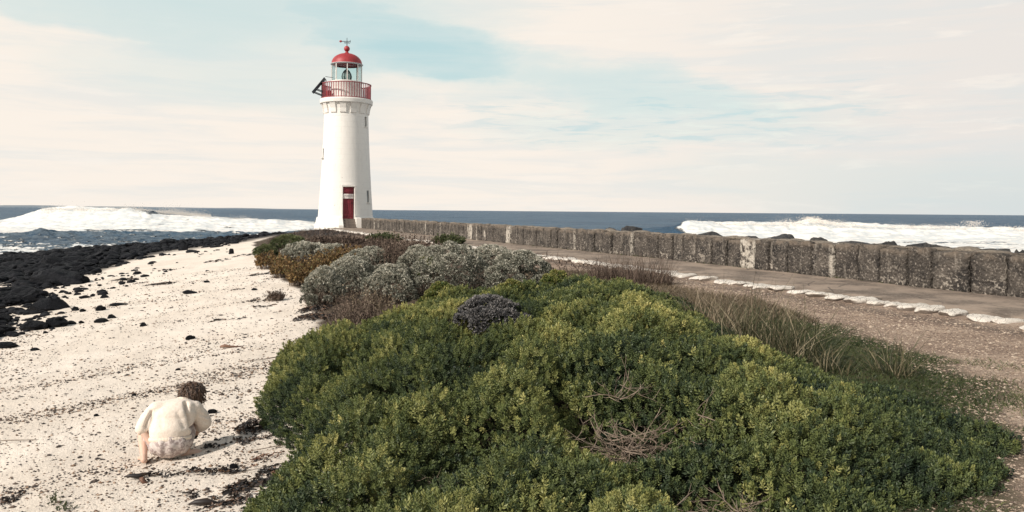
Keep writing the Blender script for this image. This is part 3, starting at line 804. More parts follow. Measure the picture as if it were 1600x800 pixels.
# railing
bm = bmesh.new(); bx(bm, (0, 0, 0), (.042, .03, .96)); meb = bpy.data.meshes.new('baluster'); bm.to_mesh(meb); bm.free(); meb.materials.append(M_RAIL)
NB = 58
for k in range(NB):
    o = bpy.data.objects.new('baluster', meb); COL.objects.link(o); p = pol(1.60, k * 360 / NB, 7.85)
    o.location = (p.x, p.y, p.z + Z(0)); o.rotation_euler = rad_rot(k * 360 / NB); lh_place(o)
for nm, z_, h_ in (('top_rail', 8.34, .05), ('bottom_rail', 7.38, .04)):
    bm = bmesh.new(); lathe(bm, [(1.56, z_ - h_ / 2), (1.64, z_ - h_ / 2), (1.64, z_ + h_ / 2), (1.56, z_ + h_ / 2), (1.56, z_ - h_ / 2)], 96, False); L_(nm, bm, M_RAIL)
# lantern room
bm = bmesh.new(); lathe(bm, [(1.02, 7.32), (1.02, 8.44), (1.06, 8.48), (1.06, 8.54), (.88, 8.54), (.88, 7.32)], 64, False); L_('lantern_wall', bm, M_WHITE, True)
for k in range(8):
    a = 2 + 45 * k
    L_box('mullion', .985, a, 9.10, (.055, .06, 1.12), M_WHITE, .008)
    p0, p1 = pol(.975, a + 2, 0), pol(.975, a + 43, 0); mid = (p0 + p1) / 2
    o = box_obj('pane', (0, 0, 0), ((p1 - p0).length - .02, .012, 1.10), M_GLASS); o.rotation_euler = rad_rot(a + 22.5)
    o.location = (mid.x, mid.y, Z(9.10)); lh_place(o)
bm = bmesh.new(); lathe(bm, [(.91, 9.64), (1.00, 9.64), (1.06, 9.68), (1.08, 9.72), (.9, 9.73)], 64, False); L_('lantern_eave', bm, M_GREYM, True)
bm = bmesh.new()
pr = [(1.07, 9.70), (1.02, 9.75)] + [(1.01 * math.cos(t), 9.75 + .72 * math.sin(t)) for t in np.linspace(.02, math.pi / 2 - .16, 12)]
pr += [(.15, 10.48), (.10, 10.54), (.085, 10.64)]
lathe(bm, pr, 64, True); L_('dome', bm, M_RED, True)
bm = bmesh.new(); bmesh.ops.create_uvsphere(bm, u_segments=24, v_segments=16, radius=.195, matrix=Matrix.Translation((0, 0, 10.77))); L_('ball_finial', bm, M_RED, True)
bm = bmesh.new(); tube(bm, [(0, 0, 10.94), (0, 0, 11.50)], [.030, .016], 8)
v_ = L_('weather_vane', bm, M_DARK)
bm = bmesh.new(); tube(bm, [(-.40, .0, 11.27), (.24, 0, 11.27)], .020, 6); bx(bm, (.22, 0, 11.27), (.03, .02, .16)); o = bm_obj('pointer', bm, M_DARK, v_)
bm = bmesh.new(); tube(bm, [(-.16, -.2, 11.17), (.16, .2, 11.17)], .014, 6); tube(bm, [(.2, -.14, 11.17), (-.2, .14, 11.17)], .014, 6); bm_obj('cross_arm', bm, M_DARK, v_)
bm = bmesh.new(); bmesh.ops.create_uvsphere(bm, u_segments=10, v_segments=8, radius=.075, matrix=Matrix.Translation((-.42, 0, 11.27)) @ Matrix.Diagonal((1.3, .5, 1, 1))); bm_obj('tail', bm, M_RED, v_)
# lens with its frame
bm = bmesh.new(); lathe(bm, [(.22, 8.60), (.27, 8.76), (.285, 8.90), (.25, 9.08), (.16, 9.25), (.05, 9.36)], 24, True); lens = L_('lens', bm, M_LENS, True)
bm = bmesh.new()
for a in range(0, 360, 45):
    tube(bm, [pol(r * 1.06, a + 14, z) for r, z in [(.24, 8.58), (.29, 8.76), (.31, 8.90), (.27, 9.09), (.17, 9.27), (.02, 9.40)]], .028, 6)
lathe(bm, [(.24, 8.52), (.30, 8.52), (.30, 8.60), (.24, 8.60)], 24, True)
o = bm_obj('lens_frame', bm, M_DARK, lens)
bm = bmesh.new(); lathe(bm, [(.16, 7.4), (.16, 8.51)], 16, True); L_('lens_pedestal', bm, M_GREYM, True)
# solar panel on the left of the gallery: panel leaning outwards on a strut frame
sp = box_obj('solar_panel', (0, 0, 0), (1.28, .80, .04), M_DARK, None, None, .006)
pc = pol(2.0, -88, 8.22); sp.location = (pc.x + .20, pc.y, pc.z + Z(0)); sp.rotation_euler = Euler((0, R(-51), R(6))); lh_place(sp)
for sgn in (-1, 1):
    bm = bmesh.new()
    for a_, b_ in (((-.55, sgn * .4, -.02), (-.32, sgn * .4, -.72)), ((-.30, sgn * .4, -.02), (-.05, sgn * .4, -.76)), ((.62, sgn * .4, -.03), (-.40, sgn * .4, -.80))):
        tube(bm, [a_, b_], .030, 6)
    bm_obj('strut', bm, M_DARK, sp)
bm = bmesh.new(); tube(bm, [(.73, -.2, .02), (.80, -.2, -.10), (1.0, -.2, -.42)], .016, 6); bm_obj('arm', bm, M_DARK, sp)
L_box('battery_box', 1.32, -62, 7.62, (.42, .22, .42), M_RED, .02)
L_box('gate_post', 1.60, -86, 7.88, (.09, .09, 1.06), M_DARK, .01)
# stone slabs in front of the steps
msl = simple('pale_rock', (.30, .25, .21), (.16, .13, .11), 3, .9, .8, 10, bdist=.04)
slab = [rock_mesh('rock', 3, 80 + i, .2, .5, .8) for i in range(3)]
for mm in slab: mm.materials.append(msl)
for i, (px, py, Y, w, h, lab) in enumerate(((535, 370, 50.5, 1.3, .42, 'pale flat rock slab at the foot of the lighthouse steps'), (573, 371, 50.0, .9, .34, 'pale rock below the near end of the sea wall'), (512, 371, 51.2, 1.0, .5, 'brownish rock slab left of the lighthouse steps'))):
    p = at(px, py, Y); o = link('rock_slab', slab[i]); o.location = (p.x, p.y, p.z + .1); o.scale = (w, w * .7, h); o.rotation_euler = (0, 0, i * 1.3)
    tag(o, lab, 'rock')
# ================================================================== vegetation
def leafs(n, L, W, spread, rng, up=.7, fold=.18, rings=None):
    """a sprig: n folded leaves along a short stem; returns V, F (tris)"""
    V, Fc = [], []
    for i in range(n):
        t = (i + .5) / n
        base = np.array([0, 0, t * spread])
        a = i * 2.399 + rng.uniform(-.3, .3); e = (.15 + .95 * t ** 1.5) * up + rng.uniform(-.15, .2)
        d = np.array([math.cos(a) * math.cos(e), math.sin(a) * math.cos(e), math.sin(e)])
        s = np.array([-math.sin(a), math.cos(a), 0]); nrm = np.cross(d, s)
        l = L * rng.uniform(.75, 1.15) * (1 - .25 * t); w = W * rng.uniform(.8, 1.15)
        tip = base + d * l; mid = base + d * l * .55 - nrm * 0
        k = len(V)
        V += [base, mid + s * w / 2 + nrm * fold * w * -1, tip + nrm * .12 * l, mid - s * w / 2 + nrm * fold * w * -1]
        Fc += [(k, k + 1, k + 2), (k, k + 2, k + 3)]
    return np.array(V), np.array(Fc)
HID = bpy.data.collections.new('sprig_sources')       # never linked to the scene: only read by the instancer
def sprig_obj(name, V, Fc, mat):
    me = mesh_np(name, V, Fc, False); me.materials.append(mat)
    o = bpy.data.objects.new(name, me); HID.objects.link(o); return o
def instancer(name, P, N, S, T, I, sprigs, label):
    """points carrying sprigs by geometry nodes: uncountable ground cover"""
    me = bpy.data.meshes.new(name); me.vertices.add(len(P)); me.vertices.foreach_set('co', P.astype(np.float32).ravel())
    zax = N / np.linalg.norm(N, axis=1)[:, None]
    phi = RNG.uniform(0, 6.283, len(P))
    rx = -np.arcsin(np.clip(zax[:, 1], -1, 1)); ry = np.arctan2(zax[:, 0], zax[:, 2])
    # euler XYZ: spin about z first, then tilt
    st = np.hypot(zax[:, 0], zax[:, 1]); tilt = np.arctan2(st, zax[:, 2]); azm = np.arctan2(zax[:, 1], zax[:, 0])
    eul = np.zeros((len(P), 3))
    cz, sz = np.cos(azm), np.sin(azm); ct, st_ = np.cos(tilt), np.sin(tilt); cp, sp_ = np.cos(phi), np.sin(phi)
    # M = Rz(azm) Ry(tilt) Rz(phi)
    m20 = -st_ * cp; m21 = st_ * sp_; m22 = ct
    m00 = cz * ct * cp - sz * sp_; m10 = sz * ct * cp + cz * sp_
    eul[:, 0] = np.arctan2(m21, m22); eul[:, 1] = np.arcsin(np.clip(-m20, -1, 1)); eul[:, 2] = np.arctan2(m10, m00)
    add_attr(me, 'rot', eul, 'FLOAT_VECTOR'); add_attr(me, 'scl', S); add_attr(me, 'tint', T)
    a = me.attributes.new('idx', 'INT', 'POINT'); a.data.foreach_set('value', np.asarray(I, np.int32))
    o = link(name, me)
    ng = bpy.data.node_groups.new(name, 'GeometryNodeTree')
    ng.interface.new_socket('Geometry', in_out='INPUT', socket_type='NodeSocketGeometry'); ng.interface.new_socket('Geometry', in_out='OUTPUT', socket_type='NodeSocketGeometry')
    gi = ng.nodes.new('NodeGroupInput'); go = ng.nodes.new('NodeGroupOutput')
    mp = ng.nodes.new('GeometryNodeMeshToPoints'); ip = ng.nodes.new('GeometryNodeInstanceOnPoints'); jn = ng.nodes.new('GeometryNodeGeometryToInstance')
    for s in reversed(sprigs):
        oi = ng.nodes.new('GeometryNodeObjectInfo'); oi.inputs['Object'].default_value = s; oi.inputs['As Instance'].default_value = False
        ng.links.new(oi.outputs['Geometry'], jn.inputs[0])
    def na(nm, t):
        n = ng.nodes.new('GeometryNodeInputNamedAttribute'); n.data_type = t; n.inputs[0].default_value = nm; return [s for s in n.outputs if s.enabled and s.name == 'Attribute'][0]
    L = ng.links.new
    L(gi.outputs[0], mp.inputs['Mesh']); L(mp.outputs[0], ip.inputs['Points']); L(jn.outputs[0], ip.inputs['Instance'])
    ip.inputs['Pick Instance'].default_value = True
    L(na('idx', 'INT'), ip.inputs['Instance Index'])
    er = ng.nodes.new('FunctionNodeEulerToRotation'); L(na('rot', 'FLOAT_VECTOR'), er.inputs[0]); L(er.outputs[0], ip.inputs['Rotation'])
    L(na('scl', 'FLOAT'), ip.inputs['Scale']); L(ip.outputs[0], go.inputs[0])
    md = o.modifiers.new('sprigs', 'NODES'); md.node_group = ng
    return tag(o, label, kind='stuff')

# ---- the great green mass
NOTCH = gp(455, 722)
def bush_raw(x, y):
    """height of the green cover above ground (0 outside): an outline, broad swells and many rounded hummocks"""
    yb = np.interp(x, [-2.6, -1.5, -.5, .5, 1.5, 2.6, 3.2], [8.3, 9.9, 10.7, 10.9, 11.2, 10.2, 8.0])
    n = .28 * fbm(x * .9, y * .9, 14, 3); n2 = .22 * fbm(x * 3.1, y * 3.1, 15, 3)
    dl = x - edge_x(y) + .02 + n * .8 + n2 * .6 - .24 * np.exp(-((x - NOTCH.x) ** 2 + (y - NOTCH.y) ** 2) / .30 ** 2); dr = right_x(y) - x + n * 1.2 + n2 * 1.6; db = yb - y + n
    e = np.minimum(np.minimum(dl, dr), np.minimum(db, (y - 1.3)))
    prof = np.sqrt(np.clip(e / np.where(dr < dl, .8, .42), 0, 1))
    b1 = 1 - np.abs(fbm(x * .8, y * .8, 70, 2)) * 2.1
    h = .05 + .13 * b1 + HUMMOCK(x, y)
    h = h + .06 * np.exp(-((x - 1.2) ** 2 / 1.2 + (y - 10.0) ** 2 / 1.6)) + .10 * np.exp(-((x + .5) ** 2 / 1.2 + (y - 6.0) ** 2 / 2.5))
    back = np.interp(y, [6.8, 8.8], [0, 1]) * sm(x, .9, .3)
    h = h * (1 - .30 * back)
    h = h * np.interp(x, [.8, 2.0], [1, .52]) * np.interp(y, [2, 3.2, 4.2], [.75, .85, 1])
    for (hx, hy, r) in HOLLOWS: h = h * (1 - .82 * np.exp(-((x - hx) ** 2 + (y - hy) ** 2) / r ** 2))
    return prof * h
_rh = np.random.default_rng(99)
def _domes(sp, r0, r1, a0, a1):
    gx0, gy0 = np.meshgrid(np.arange(-3.2, 3.8, sp), np.arange(1.2, 12.2, sp))
    cx = gx0.ravel() + _rh.uniform(-.55, .55, gx0.size) * sp; cy = gy0.ravel() + _rh.uniform(-.55, .55, gx0.size) * sp
    return np.stack([cx, cy, _rh.uniform(r0, r1, cx.size), _rh.uniform(a0, a1, cx.size), _rh.random(cx.size)], 1)
_D1 = _domes(.36, .22, .40, .08, .36); _D2 = _domes(.15, .09, .15, .03, .11)
_GX = np.arange(-3.3, 3.9, .02); _GY = np.arange(1.1, 12.3, .02)
_HG = np.zeros((len(_GY), len(_GX))); _TG = np.zeros_like(_HG)
for _D in (_D1, _D2):
    _L = np.zeros_like(_HG)
    for cx, cy, r, a, tn in _D:
        i0, i1 = max(0, int((cx - r + 3.3) / .02)), min(len(_GX), int((cx + r + 3.3) / .02) + 2); j0, j1 = max(0, int((cy - r - 1.1) / .02)), min(len(_GY), int((cy + r - 1.1) / .02) + 2)
        if i1 <= i0 or j1 <= j0: continue
        q = 1 - ((_GX[None, i0:i1] - cx) ** 2 + (_GY[j0:j1, None] - cy) ** 2) / r ** 2
        hh_ = np.where(q > 0, a * np.sqrt(np.clip(q, 0, 1)), 0); w_ = hh_ > _L[j0:j1, i0:i1]
        _L[j0:j1, i0:i1] = np.where(w_, hh_, _L[j0:j1, i0:i1])
        if _D is _D1: _TG[j0:j1, i0:i1] = np.where(w_, tn, _TG[j0:j1, i0:i1])
    _HG += _L
def _bil(G, x, y):
    fx = np.clip((x + 3.3) / .02, 0, len(_GX) - 1.001); fy = np.clip((y - 1.1) / .02, 0, len(_GY) - 1.001)
    i, j = fx.astype(int), fy.astype(int); u, v = fx - i, fy - j
    return G[j, i] * (1 - u) * (1 - v) + G[j, i + 1] * u * (1 - v) + G[j + 1, i] * (1 - u) * v + G[j + 1, i + 1] * u * v
def HUMMOCK(x, y): return _bil(_HG, x, y)
_h1 = at(990, 715, 3.9); _h2 = at(728, 728, 3.75); _h3 = at(1160, 790, 3.1)
_h4 = at(762, 500, 7.2)
_gr = random.Random(12)
GAPS = tuple((_gr.uniform(-1.6, 2.0), _gr.uniform(3.0, 9.5), _gr.uniform(.09, .20)) for _ in range(34))
HOLLOWS = GAPS + ((_h4.x, 6.9, .62), (_h4.x + .05, 6.2, .25), (_h1.x, 3.95, .36), (_h2.x, 3.75, .22), (_h3.x, 3.15, .25))
_XX, _YY = np.meshgrid(_GX, _GY); _BG = bush_raw(_XX, _YY)
def bush_h(x, y):
    x = np.asarray(x, float); y = np.asarray(y, float)
    return np.where((x > -3.3) & (x < 3.88) & (y > 1.1) & (y < 12.28), _bil(_BG, x, y), 0)
GREENS = [(0, (.020, .034, .022)), (.26, (.056, .080, .036)), (.50, (.140, .166, .056)), (.78, (.32, .315, .11)), (1, (.52, .47, .18))]
mleaf = leaf_mat('fleshy_leaf', GREENS, .22, .5, .30, 'tint', 'INSTANCER')
rg = np.random.default_rng(5)
spr = []
for i in range(8):
    Vv, Ff = leafs(20, .0225, .0108, .050, rg, 1.0)
    spr.append(sprig_obj('sprig', Vv, Ff, mleaf))
for i in range(4):     # bigger and looser
    Vv, Ff = leafs(14, .030, .0135, .05, rg, .8)
    spr.append(sprig_obj('sprig', Vv, Ff, mleaf))
def grad(fn, x, y, e=.03):
    return np.stack([-(fn(x + e, y) - fn(x - e, y)) / (2 * e), -(fn(x, y + e) - fn(x, y - e)) / (2 * e), np.ones_like(x)], 1)
NB_ = 185000
bx_ = rg.uniform(-3.0, 3.2, NB_); by_ = 1.6 + (11.9 - 1.6) * rg.random(NB_) ** 1.12
# keep only what is in the view cone and its surroundings
ok = (np.abs(bx_) < by_ * .78 + .6); bx_, by_ = bx_[ok], by_[ok]
H = bush_h(bx_, by_); ok = H > .03; bx_, by_, H = bx_[ok], by_[ok], H[ok]
N = grad(bush_h, bx_, by_, .035)
# extra sprigs where the surface is steep come from several depths
depth = rg.random(len(bx_)) ** 2.2
zz = ground_z(bx_, by_) + H * (1 - .75 * depth) - .03
N = N / np.linalg.norm(N, axis=1)[:, None] + np.array([0, 0, .30]) + rg.normal(0, .34, (len(bx_), 3))
hb3 = bush_h(bx_, by_)
cl = fbm(bx_ * 1.1, by_ * 1.1, 90, 3); c2_ = fbm(bx_ * 4, by_ * 4, 92, 3)
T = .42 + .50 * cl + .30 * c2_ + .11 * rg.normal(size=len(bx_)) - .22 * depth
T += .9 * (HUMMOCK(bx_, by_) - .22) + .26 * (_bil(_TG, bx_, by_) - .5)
T += .22 * sm(by_, 6.5, 9.0) * sm(bx_, .2, -.6)                      # yellower growth near the back left
T += .10 * sm(by_, 5, 3) * 0 - .06
for (px, py, Y, r, k) in ((1180, 0, 5.6, .22, .4), (860, 600, 5.6, .3, .3), (1120, 520, 7.2, .40, .35), (1040, 560, 6.6, .4, .30), (960, 590, 6.0, .3, .25), (990, 610, 5.2, .14, .5), (1030, 660, 4.6, .12, .45), (830, 555, 7.0, .25, .35), (1190, 670, 4.4, .1, .5), (1280, 705, 4.2, .12, .4)):
    p = at(px, py or 520, Y); T += k * np.exp(-((bx_ - p.x) ** 2 + (by_ - p.y) ** 2) / r ** 2)
tips = rg.random(len(bx_)) < .02; T[tips] += .3
S = rg.uniform(.75, 1.25, len(bx_)) * np.interp(by_, [2, 4, 8, 12], [.72, .86, 1.1, 1.35])
I = rg.integers(0, 12, len(bx_)); I = np.where((I >= 8) & (bx_ < .3) & (by_ > 4.5), I - 6, I)
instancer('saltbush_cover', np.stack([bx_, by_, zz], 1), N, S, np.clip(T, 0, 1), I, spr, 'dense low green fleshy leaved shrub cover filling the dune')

# ---- ribbons: stalks, blades and twigs as one mesh per clump
def stalks(n, r, h, seg=4, w=.006, lean=.3, curve=.25, rng=None, elong=1.0, taper=True, up0=0.0):
    a = rng.uniform(0, 6.28, n); rr = np.sqrt(rng.random(n)) * r
    P = np.stack([np.cos(a) * rr, np.sin(a) * rr * elong, np.zeros(n)], 1)
    az = a + rng.normal(0, .8, n); ln = np.abs(rng.normal(lean, lean * .6, n)) * (.35 + .8 * rr / max(r, 1e-3))
    hh = h * rng.uniform(.5, 1.1, n) * (1.05 - .35 * (rr / max(r, 1e-3)) ** 2)
    d = np.stack([np.cos(az) * np.sin(ln), np.sin(az) * np.sin(ln), np.cos(ln)], 1)
    cv = rng.normal(0, curve, (n, 3)); cv[:, 2] = -np.abs(cv[:, 2]) * .6
    sa = rng.uniform(0, 3.14, n); side = np.stack([np.cos(sa), np.sin(sa), 0 * sa], 1)
    V = []
    for k in range(seg + 1):
        t = k / seg; c = P + d * hh[:, None] * t + cv * (hh * t * t)[:, None]
        ww = w * (1 - .85 * t if taper else 1)
        V += [c - side * ww / 2, c + side * ww / 2]
    V = np.stack(V, 1)                                    # n, 2(seg+1), 3
    base = np.arange(n)[:, None, None] * (2 * (seg + 1))
    q = np.array([[2 * k, 2 * k + 1, 2 * k + 3, 2 * k + 2] for k in range(seg)])
    return V.reshape(-1, 3), (base + q[None]).reshape(-1, 4), V[:, -1, :], np.repeat(rng.random(n), 2 * (seg + 1))
def scatter_tufts(P, N, size, rng, k=5, w=.22, cone=.6):
    """small star tufts of k blades at points P along normals N"""
    n = len(P)
    D = N[:, None, :] + rng.normal(0, cone, (n, k, 3)); D /= np.linalg.norm(D, axis=2)[:, :, None]
    Sd = np.cross(D, rng.normal(size=(n, k, 3))); Sd /= np.linalg.norm(Sd, axis=2)[:, :, None]
    L = (size[:, None] * rng.uniform(.7, 1.2, (n, k)))[..., None]
    b = P[:, None, :] + 0 * D; mdl = b + D * L * .6; t = b + D * L
    V = np.stack([b, mdl + Sd * L * w, t, mdl - Sd * L * w], 2).reshape(-1, 3)
    Fq = (np.arange(n * k)[:, None] * 4 + np.array([0, 1, 2, 3])[None]).reshape(-1, 4)
    return V, Fq
def join_parts(parts):
    V, Fc, T, o = [], [], [], 0
    for v, f, t in parts: V.append(v); Fc.append(f + o); T.append(np.broadcast_to(t, (len(v),))); o += len(v)
    return np.concatenate(V), np.concatenate(Fc), np.concatenate(T)

m_silver = leaf_mat('silver_foliage', [(0, (.055, .058, .045)), (.35, (.14, .142, .112)), (.7, (.33, .325, .265)), (1, (.58, .545, .46))], .12, .7, .2)
m_slate = leaf_mat('slate_foliage', [(0, (.030, .030, .034)), (.5, (.092, .090, .094)), (1, (.24, .225, .215))], .08, .7, .2)
m_twig = leaf_mat('twig', [(0, (.045, .034, .028)), (.5, (.13, .095, .072)), (1, (.34, .27, .21))], 0, .85, .2)
m_rust = leaf_mat('rusty_foliage', [(0, (.05, .040, .022)), (.3, (.13, .085, .042)), (.6, (.27, .165, .072)), (.85, (.40, .29, .13)), (1, (.16, .17, .07))], .2, .6, .3)
m_straw = leaf_mat('straw', [(0, (.07, .055, .035)), (.5, (.19, .145, .095)), (1, (.42, .34, .24))], .15, .6, .3)
m_grass = leaf_mat('grass_blade', [(0, (.025, .040, .014)), (.55, (.085, .105, .035)), (.85, (.20, .19, .08)), (1, (.38, .32, .19))], .25, .5, .35)
m_sedge = leaf_mat('sedge_blade', [(0, (.024, .030, .016)), (.5, (.07, .072, .035)), (.8, (.17, .145, .085)), (1, (.36, .30, .20))], .2, .6, .25)
m_olive = leaf_mat('olive_foliage', [(0, (.030, .042, .020)), (.5, (.075, .095, .04)), (1, (.20, .21, .10))], .15, .6, .3)
m_brownf = leaf_mat('brown_foliage', [(0, (.035, .026, .022)), (.5, (.11, .078, .062)), (1, (.24, .18, .14))], .1, .8, .2)

def cushion(name, pos, r, h, seed, mat, label, cat='shrub', group=None, n=5200, size=.045, deep=0.0, elong=1.0):
    """rounded shrub made of knobbly lumps, each carrying tufts; twiggy skirt below"""
    rg = np.random.default_rng(seed)
    nl = int(55 + 40 * r)
    lump = []
    for i in range(nl):
        u = rg.random(); a = rg.uniform(0, 6.28); el_ = math.asin(u ** .75)
        q = rg.uniform(.72, .90)
        lump.append((math.cos(a) * math.cos(el_) * r * q, math.sin(a) * math.cos(el_) * r * q * elong, math.sin(el_) * h * .80 + .04, rg.uniform(.11, .21) * (r * .55 + h * .45)))
    lump = np.array(lump); wts = lump[:, 3] ** 2; wts /= wts.sum()
    li = rg.choice(nl, n, p=wts)
    N = rg.normal(size=(n, 3)); N /= np.linalg.norm(N, axis=1)[:, None]; N[:, 2] = np.where(N[:, 2] < -.3, -N[:, 2], N[:, 2])
    P = lump[li, :3] + N * lump[li, 3:4] * rg.uniform(.82, 1.0, (n, 1))
    # drop points hidden deep in other lumps
    dd = np.min(np.linalg.norm(P[:, None, :] - lump[None, :, :3], axis=2) / lump[None, :, 3], axis=1)
    keep = (dd > .80) & (P[:, 2] > .0); P, N, li = P[keep], N[keep], li[keep]
    V, Fq = scatter_tufts(P, N, np.full(len(P), size), rg, 5, .20, .55)
    lt = rg.random(nl) * .35
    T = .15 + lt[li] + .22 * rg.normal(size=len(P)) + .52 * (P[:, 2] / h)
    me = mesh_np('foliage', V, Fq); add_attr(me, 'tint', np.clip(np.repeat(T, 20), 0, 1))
    root = empty(name, pos, rg.uniform(0, 6.28), label=label, cat=cat, group=group)
    link('foliage', me, mat, root)
    v, f, tp, t = stalks(int(260 + 200 * r), r * .82, h * .72, 3, .009, .55, .25, rg, elong)
    me = mesh_np('stems', v, f); add_attr(me, 'tint', t * .7); link('stems', me, m_twig, root)
    return root
def ypx(px, py, top):        # ground point and real size of something standing there
    p = gp(px, py); return p
def cush_px(name, px, py, wpx, top, seed, mat, label, **k):
    p = gp(px, py); s = p.y / F
    h = (py - top) * s * 1.06; r = wpx * s / 2 * 1.06
    p.y += r * .8; p.x *= p.y / (p.y - r * .8); p.z = float(ground_z(p.x, p.y)) - .03
    return cushion(name, p, r * 1.0, h * 1.0, seed, mat, label, **k)
G1 = None
SIL = (
 (702, 462, 128, 382, 1, 'large rounded silver grey shrub standing highest behind the green cover', 9000, .034),
 (812, 468, 118, 394, 2, 'broad silver grey shrub between the tallest silver shrub and the footpath', 8000, .036),
 (655, 440, 78, 388, 3, 'silver shrub partly behind the left side of the tallest silver shrub', 5200, .040),
 (770, 425, 90, 388, 4, 'low silver shrub on the path side of the tallest silver shrub', 4600, .042),
 (612, 478, 100, 418, 5, 'silver shrub with a green sprig in it, nearest the left flank of the green cover', 6500, .034),
 (548, 462, 88, 404, 6, 'grey lumpy shrub behind the sand at the middle of the shrub edge', 6000, .036),
 (506, 478, 66, 420, 7, 'rounded grey shrub with bare dark base standing right at the edge of the sand', 5600, .034),
 (575, 432, 92, 392, 8, 'grey shrub in front of the tall brown dry stems', 5200, .040),
 (478, 412, 84, 383, 9, 'flat silver shrub rising out of the orange plants below the lighthouse', 4200, .050),
 (415, 402, 38, 384, 10, 'small grey green shrub leftmost on the beach corner below the lighthouse', 2400, .050),
 (452, 392, 64, 370, 11, 'grey green shrub in front of the sea just left of the lighthouse', 3200, .055),
 (520, 405, 60, 385, 12, 'small silver shrub between the orange plants and the brown heath', 3000, .050),
)
for (px, py, w, top, sd, lab, n, size) in SIL:
    mt = m_olive if sd in (10, 11) else m_silver
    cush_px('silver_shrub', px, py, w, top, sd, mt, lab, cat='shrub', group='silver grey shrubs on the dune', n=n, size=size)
_p = at(765, 455, 7.6); _p.z = float(ground_z(_p.x, _p.y)) + .0
cushion('slate_shrub', _p, .47, .46, 31, m_slate, 'dark slate grey twiggy shrub enclosed by the green cover', cat='shrub', n=10000, size=.030)
# yellow-green shrubs that stand out of the cover
GR2 = [(0, (.022, .045, .016)), (.45, (.06, .095, .026)), (.8, (.16, .18, .05)), (1, (.30, .28, .10))]
m_gleaf = leaf_mat('bright_leaf', GR2, .2, .45, .4)
for (px, py, w, top, sd, lab) in ((690, 500, 70, 446, 41, 'yellow green leafy shrub in front of the tallest silver shrub'), (800, 500, 60, 440, 42, 'yellow green leafy shrub in front of the broad silver shrub'),
                                  (868, 478, 56, 424, 43, 'green leafy shrub against the path side of the broad silver shrub'), (668, 445, 30, 398, 44, 'narrow bright green sprig rising between two silver shrubs')):
    cush_px('leafy_shrub', px, py, w, top, sd, m_gleaf, lab, cat='shrub', n=3600 if w > 40 else 1500, size=.032)

def clump(name, px, py, wpx, top, seed, mat, label, n=260, w=.008, lean=.25, curve=.15, tufts=0, tsize=.03, cat='plant', group=None, tmat=None, elong=1.0, parts_name=('stems', 'leaves')):
    rg = np.random.default_rng(seed)
    if px == 0:
        p = at(730, 560, 5.6); p.z = float(ground_z(p.x, p.y)); r, h = .22, .44
    else:
        p = gp(px, py); s = p.y / F
        r, h = wpx * s / 2, (py - top) * s * 1.05
        p.y += r * elong * .5; p.x *= p.y / (p.y - r * elong * .5); p.z = float(ground_z(p.x, p.y)) - .02
    root = empty(name, p, 0, label=label, cat=cat, group=group)
    v, f, tip, t = stalks(n, r, h, 4, w, lean, curve, rg, elong)
    me = mesh_np(parts_name[0], v, f); add_attr(me, 'tint', t); link(parts_name[0], me, mat if not tufts else (tmat and m_twig or m_twig), root)
    if tufts:
        V4 = v.reshape(n, -1, 3); c = (V4[:, 0::2] + V4[:, 1::2]) / 2
        ii = rg.integers(0, n, tufts); kk = rg.uniform(1.4, 3.99, tufts); k0 = kk.astype(int); fr_ = (kk - k0)[:, None]
        P = c[ii, k0] * (1 - fr_) + c[ii, k0 + 1] * fr_
        N = np.tile([0, 0, 1.0], (tufts, 1)) + rg.normal(0, .4, (tufts, 3))
        V, Fq = scatter_tufts(P, N, rg.uniform(.7, 1.2, tufts) * tsize, rg, 4, .22, .5)
        me = mesh_np(parts_name[1], V, Fq); add_attr(me, 'tint', np.clip(np.repeat(.5 + .25 * rg.normal(size=tufts), 16), 0, 1)); link(parts_name[1], me, mat, root)
    return root
RUST = 'rusty orange plants on the beach corner'
for i, (px, py, w, top, lab) in enumerate((
    (424, 420, 46, 394, 'rusty orange plant at the far left corner of the shrubs'), (448, 434, 46, 402, 'orange plant spilling onto the sand beside the leftmost one'),
    (476, 446, 50, 410, 'orange plant at the sand edge in front of the flat silver shrub'), (498, 440, 44, 404, 'golden plant behind the rounded grey shrub at the sand edge'),
    (512, 428, 50, 392, 'golden brown plant in front of the small silver shrub'), (545, 415, 56, 384, 'orange brown plant between the small silver shrub and the brown heath'),
    (470, 400, 50, 384, 'dull orange plant behind the flat silver shrub'))):
    clump('orange_plant', px, py, w, top, 200 + i, m_rust, lab, 170, .012, .25, .12, 1900, .05, group=RUST)
for i, (px, py, w, top, lab) in enumerate((
    (505, 388, 50, 368, 'brown heath at the left foot of the lighthouse'), (545, 392, 56, 368, 'brown heath in front of the lighthouse steps'),
    (585, 396, 60, 370, 'brown heath in front of the near end of the sea wall'), (600, 378, 50, 364, 'green tinged low shrub below the first wall blocks'),
    (700, 384, 44, 366, 'dark shrub on the path edge behind the tallest silver shrub'), (560, 405, 60, 380, 'dark brown heath behind the grey lumpy shrubs'))):
    clump('heath_shrub', px, py, w, top, 230 + i, m_olive if i in (3, 4) else m_brownf, lab, 200, .012, .35, .15, 2200, .06, cat='shrub')
for i, (px, py, w, top, lab) in enumerate((
    (625, 425, 60, 366, 'tall rusty brown dry stems behind the grey shrubs'), (655, 415, 56, 366, 'tall dry brown stems between the silver shrubs and the sea wall'), (598, 415, 50, 372, 'dry brown stems left of the tall rusty ones'))):
    clump('reed_clump', px, py, w, top, 250 + i, m_brownf, lab, 420, .010, .12, .06, 1100, .045)
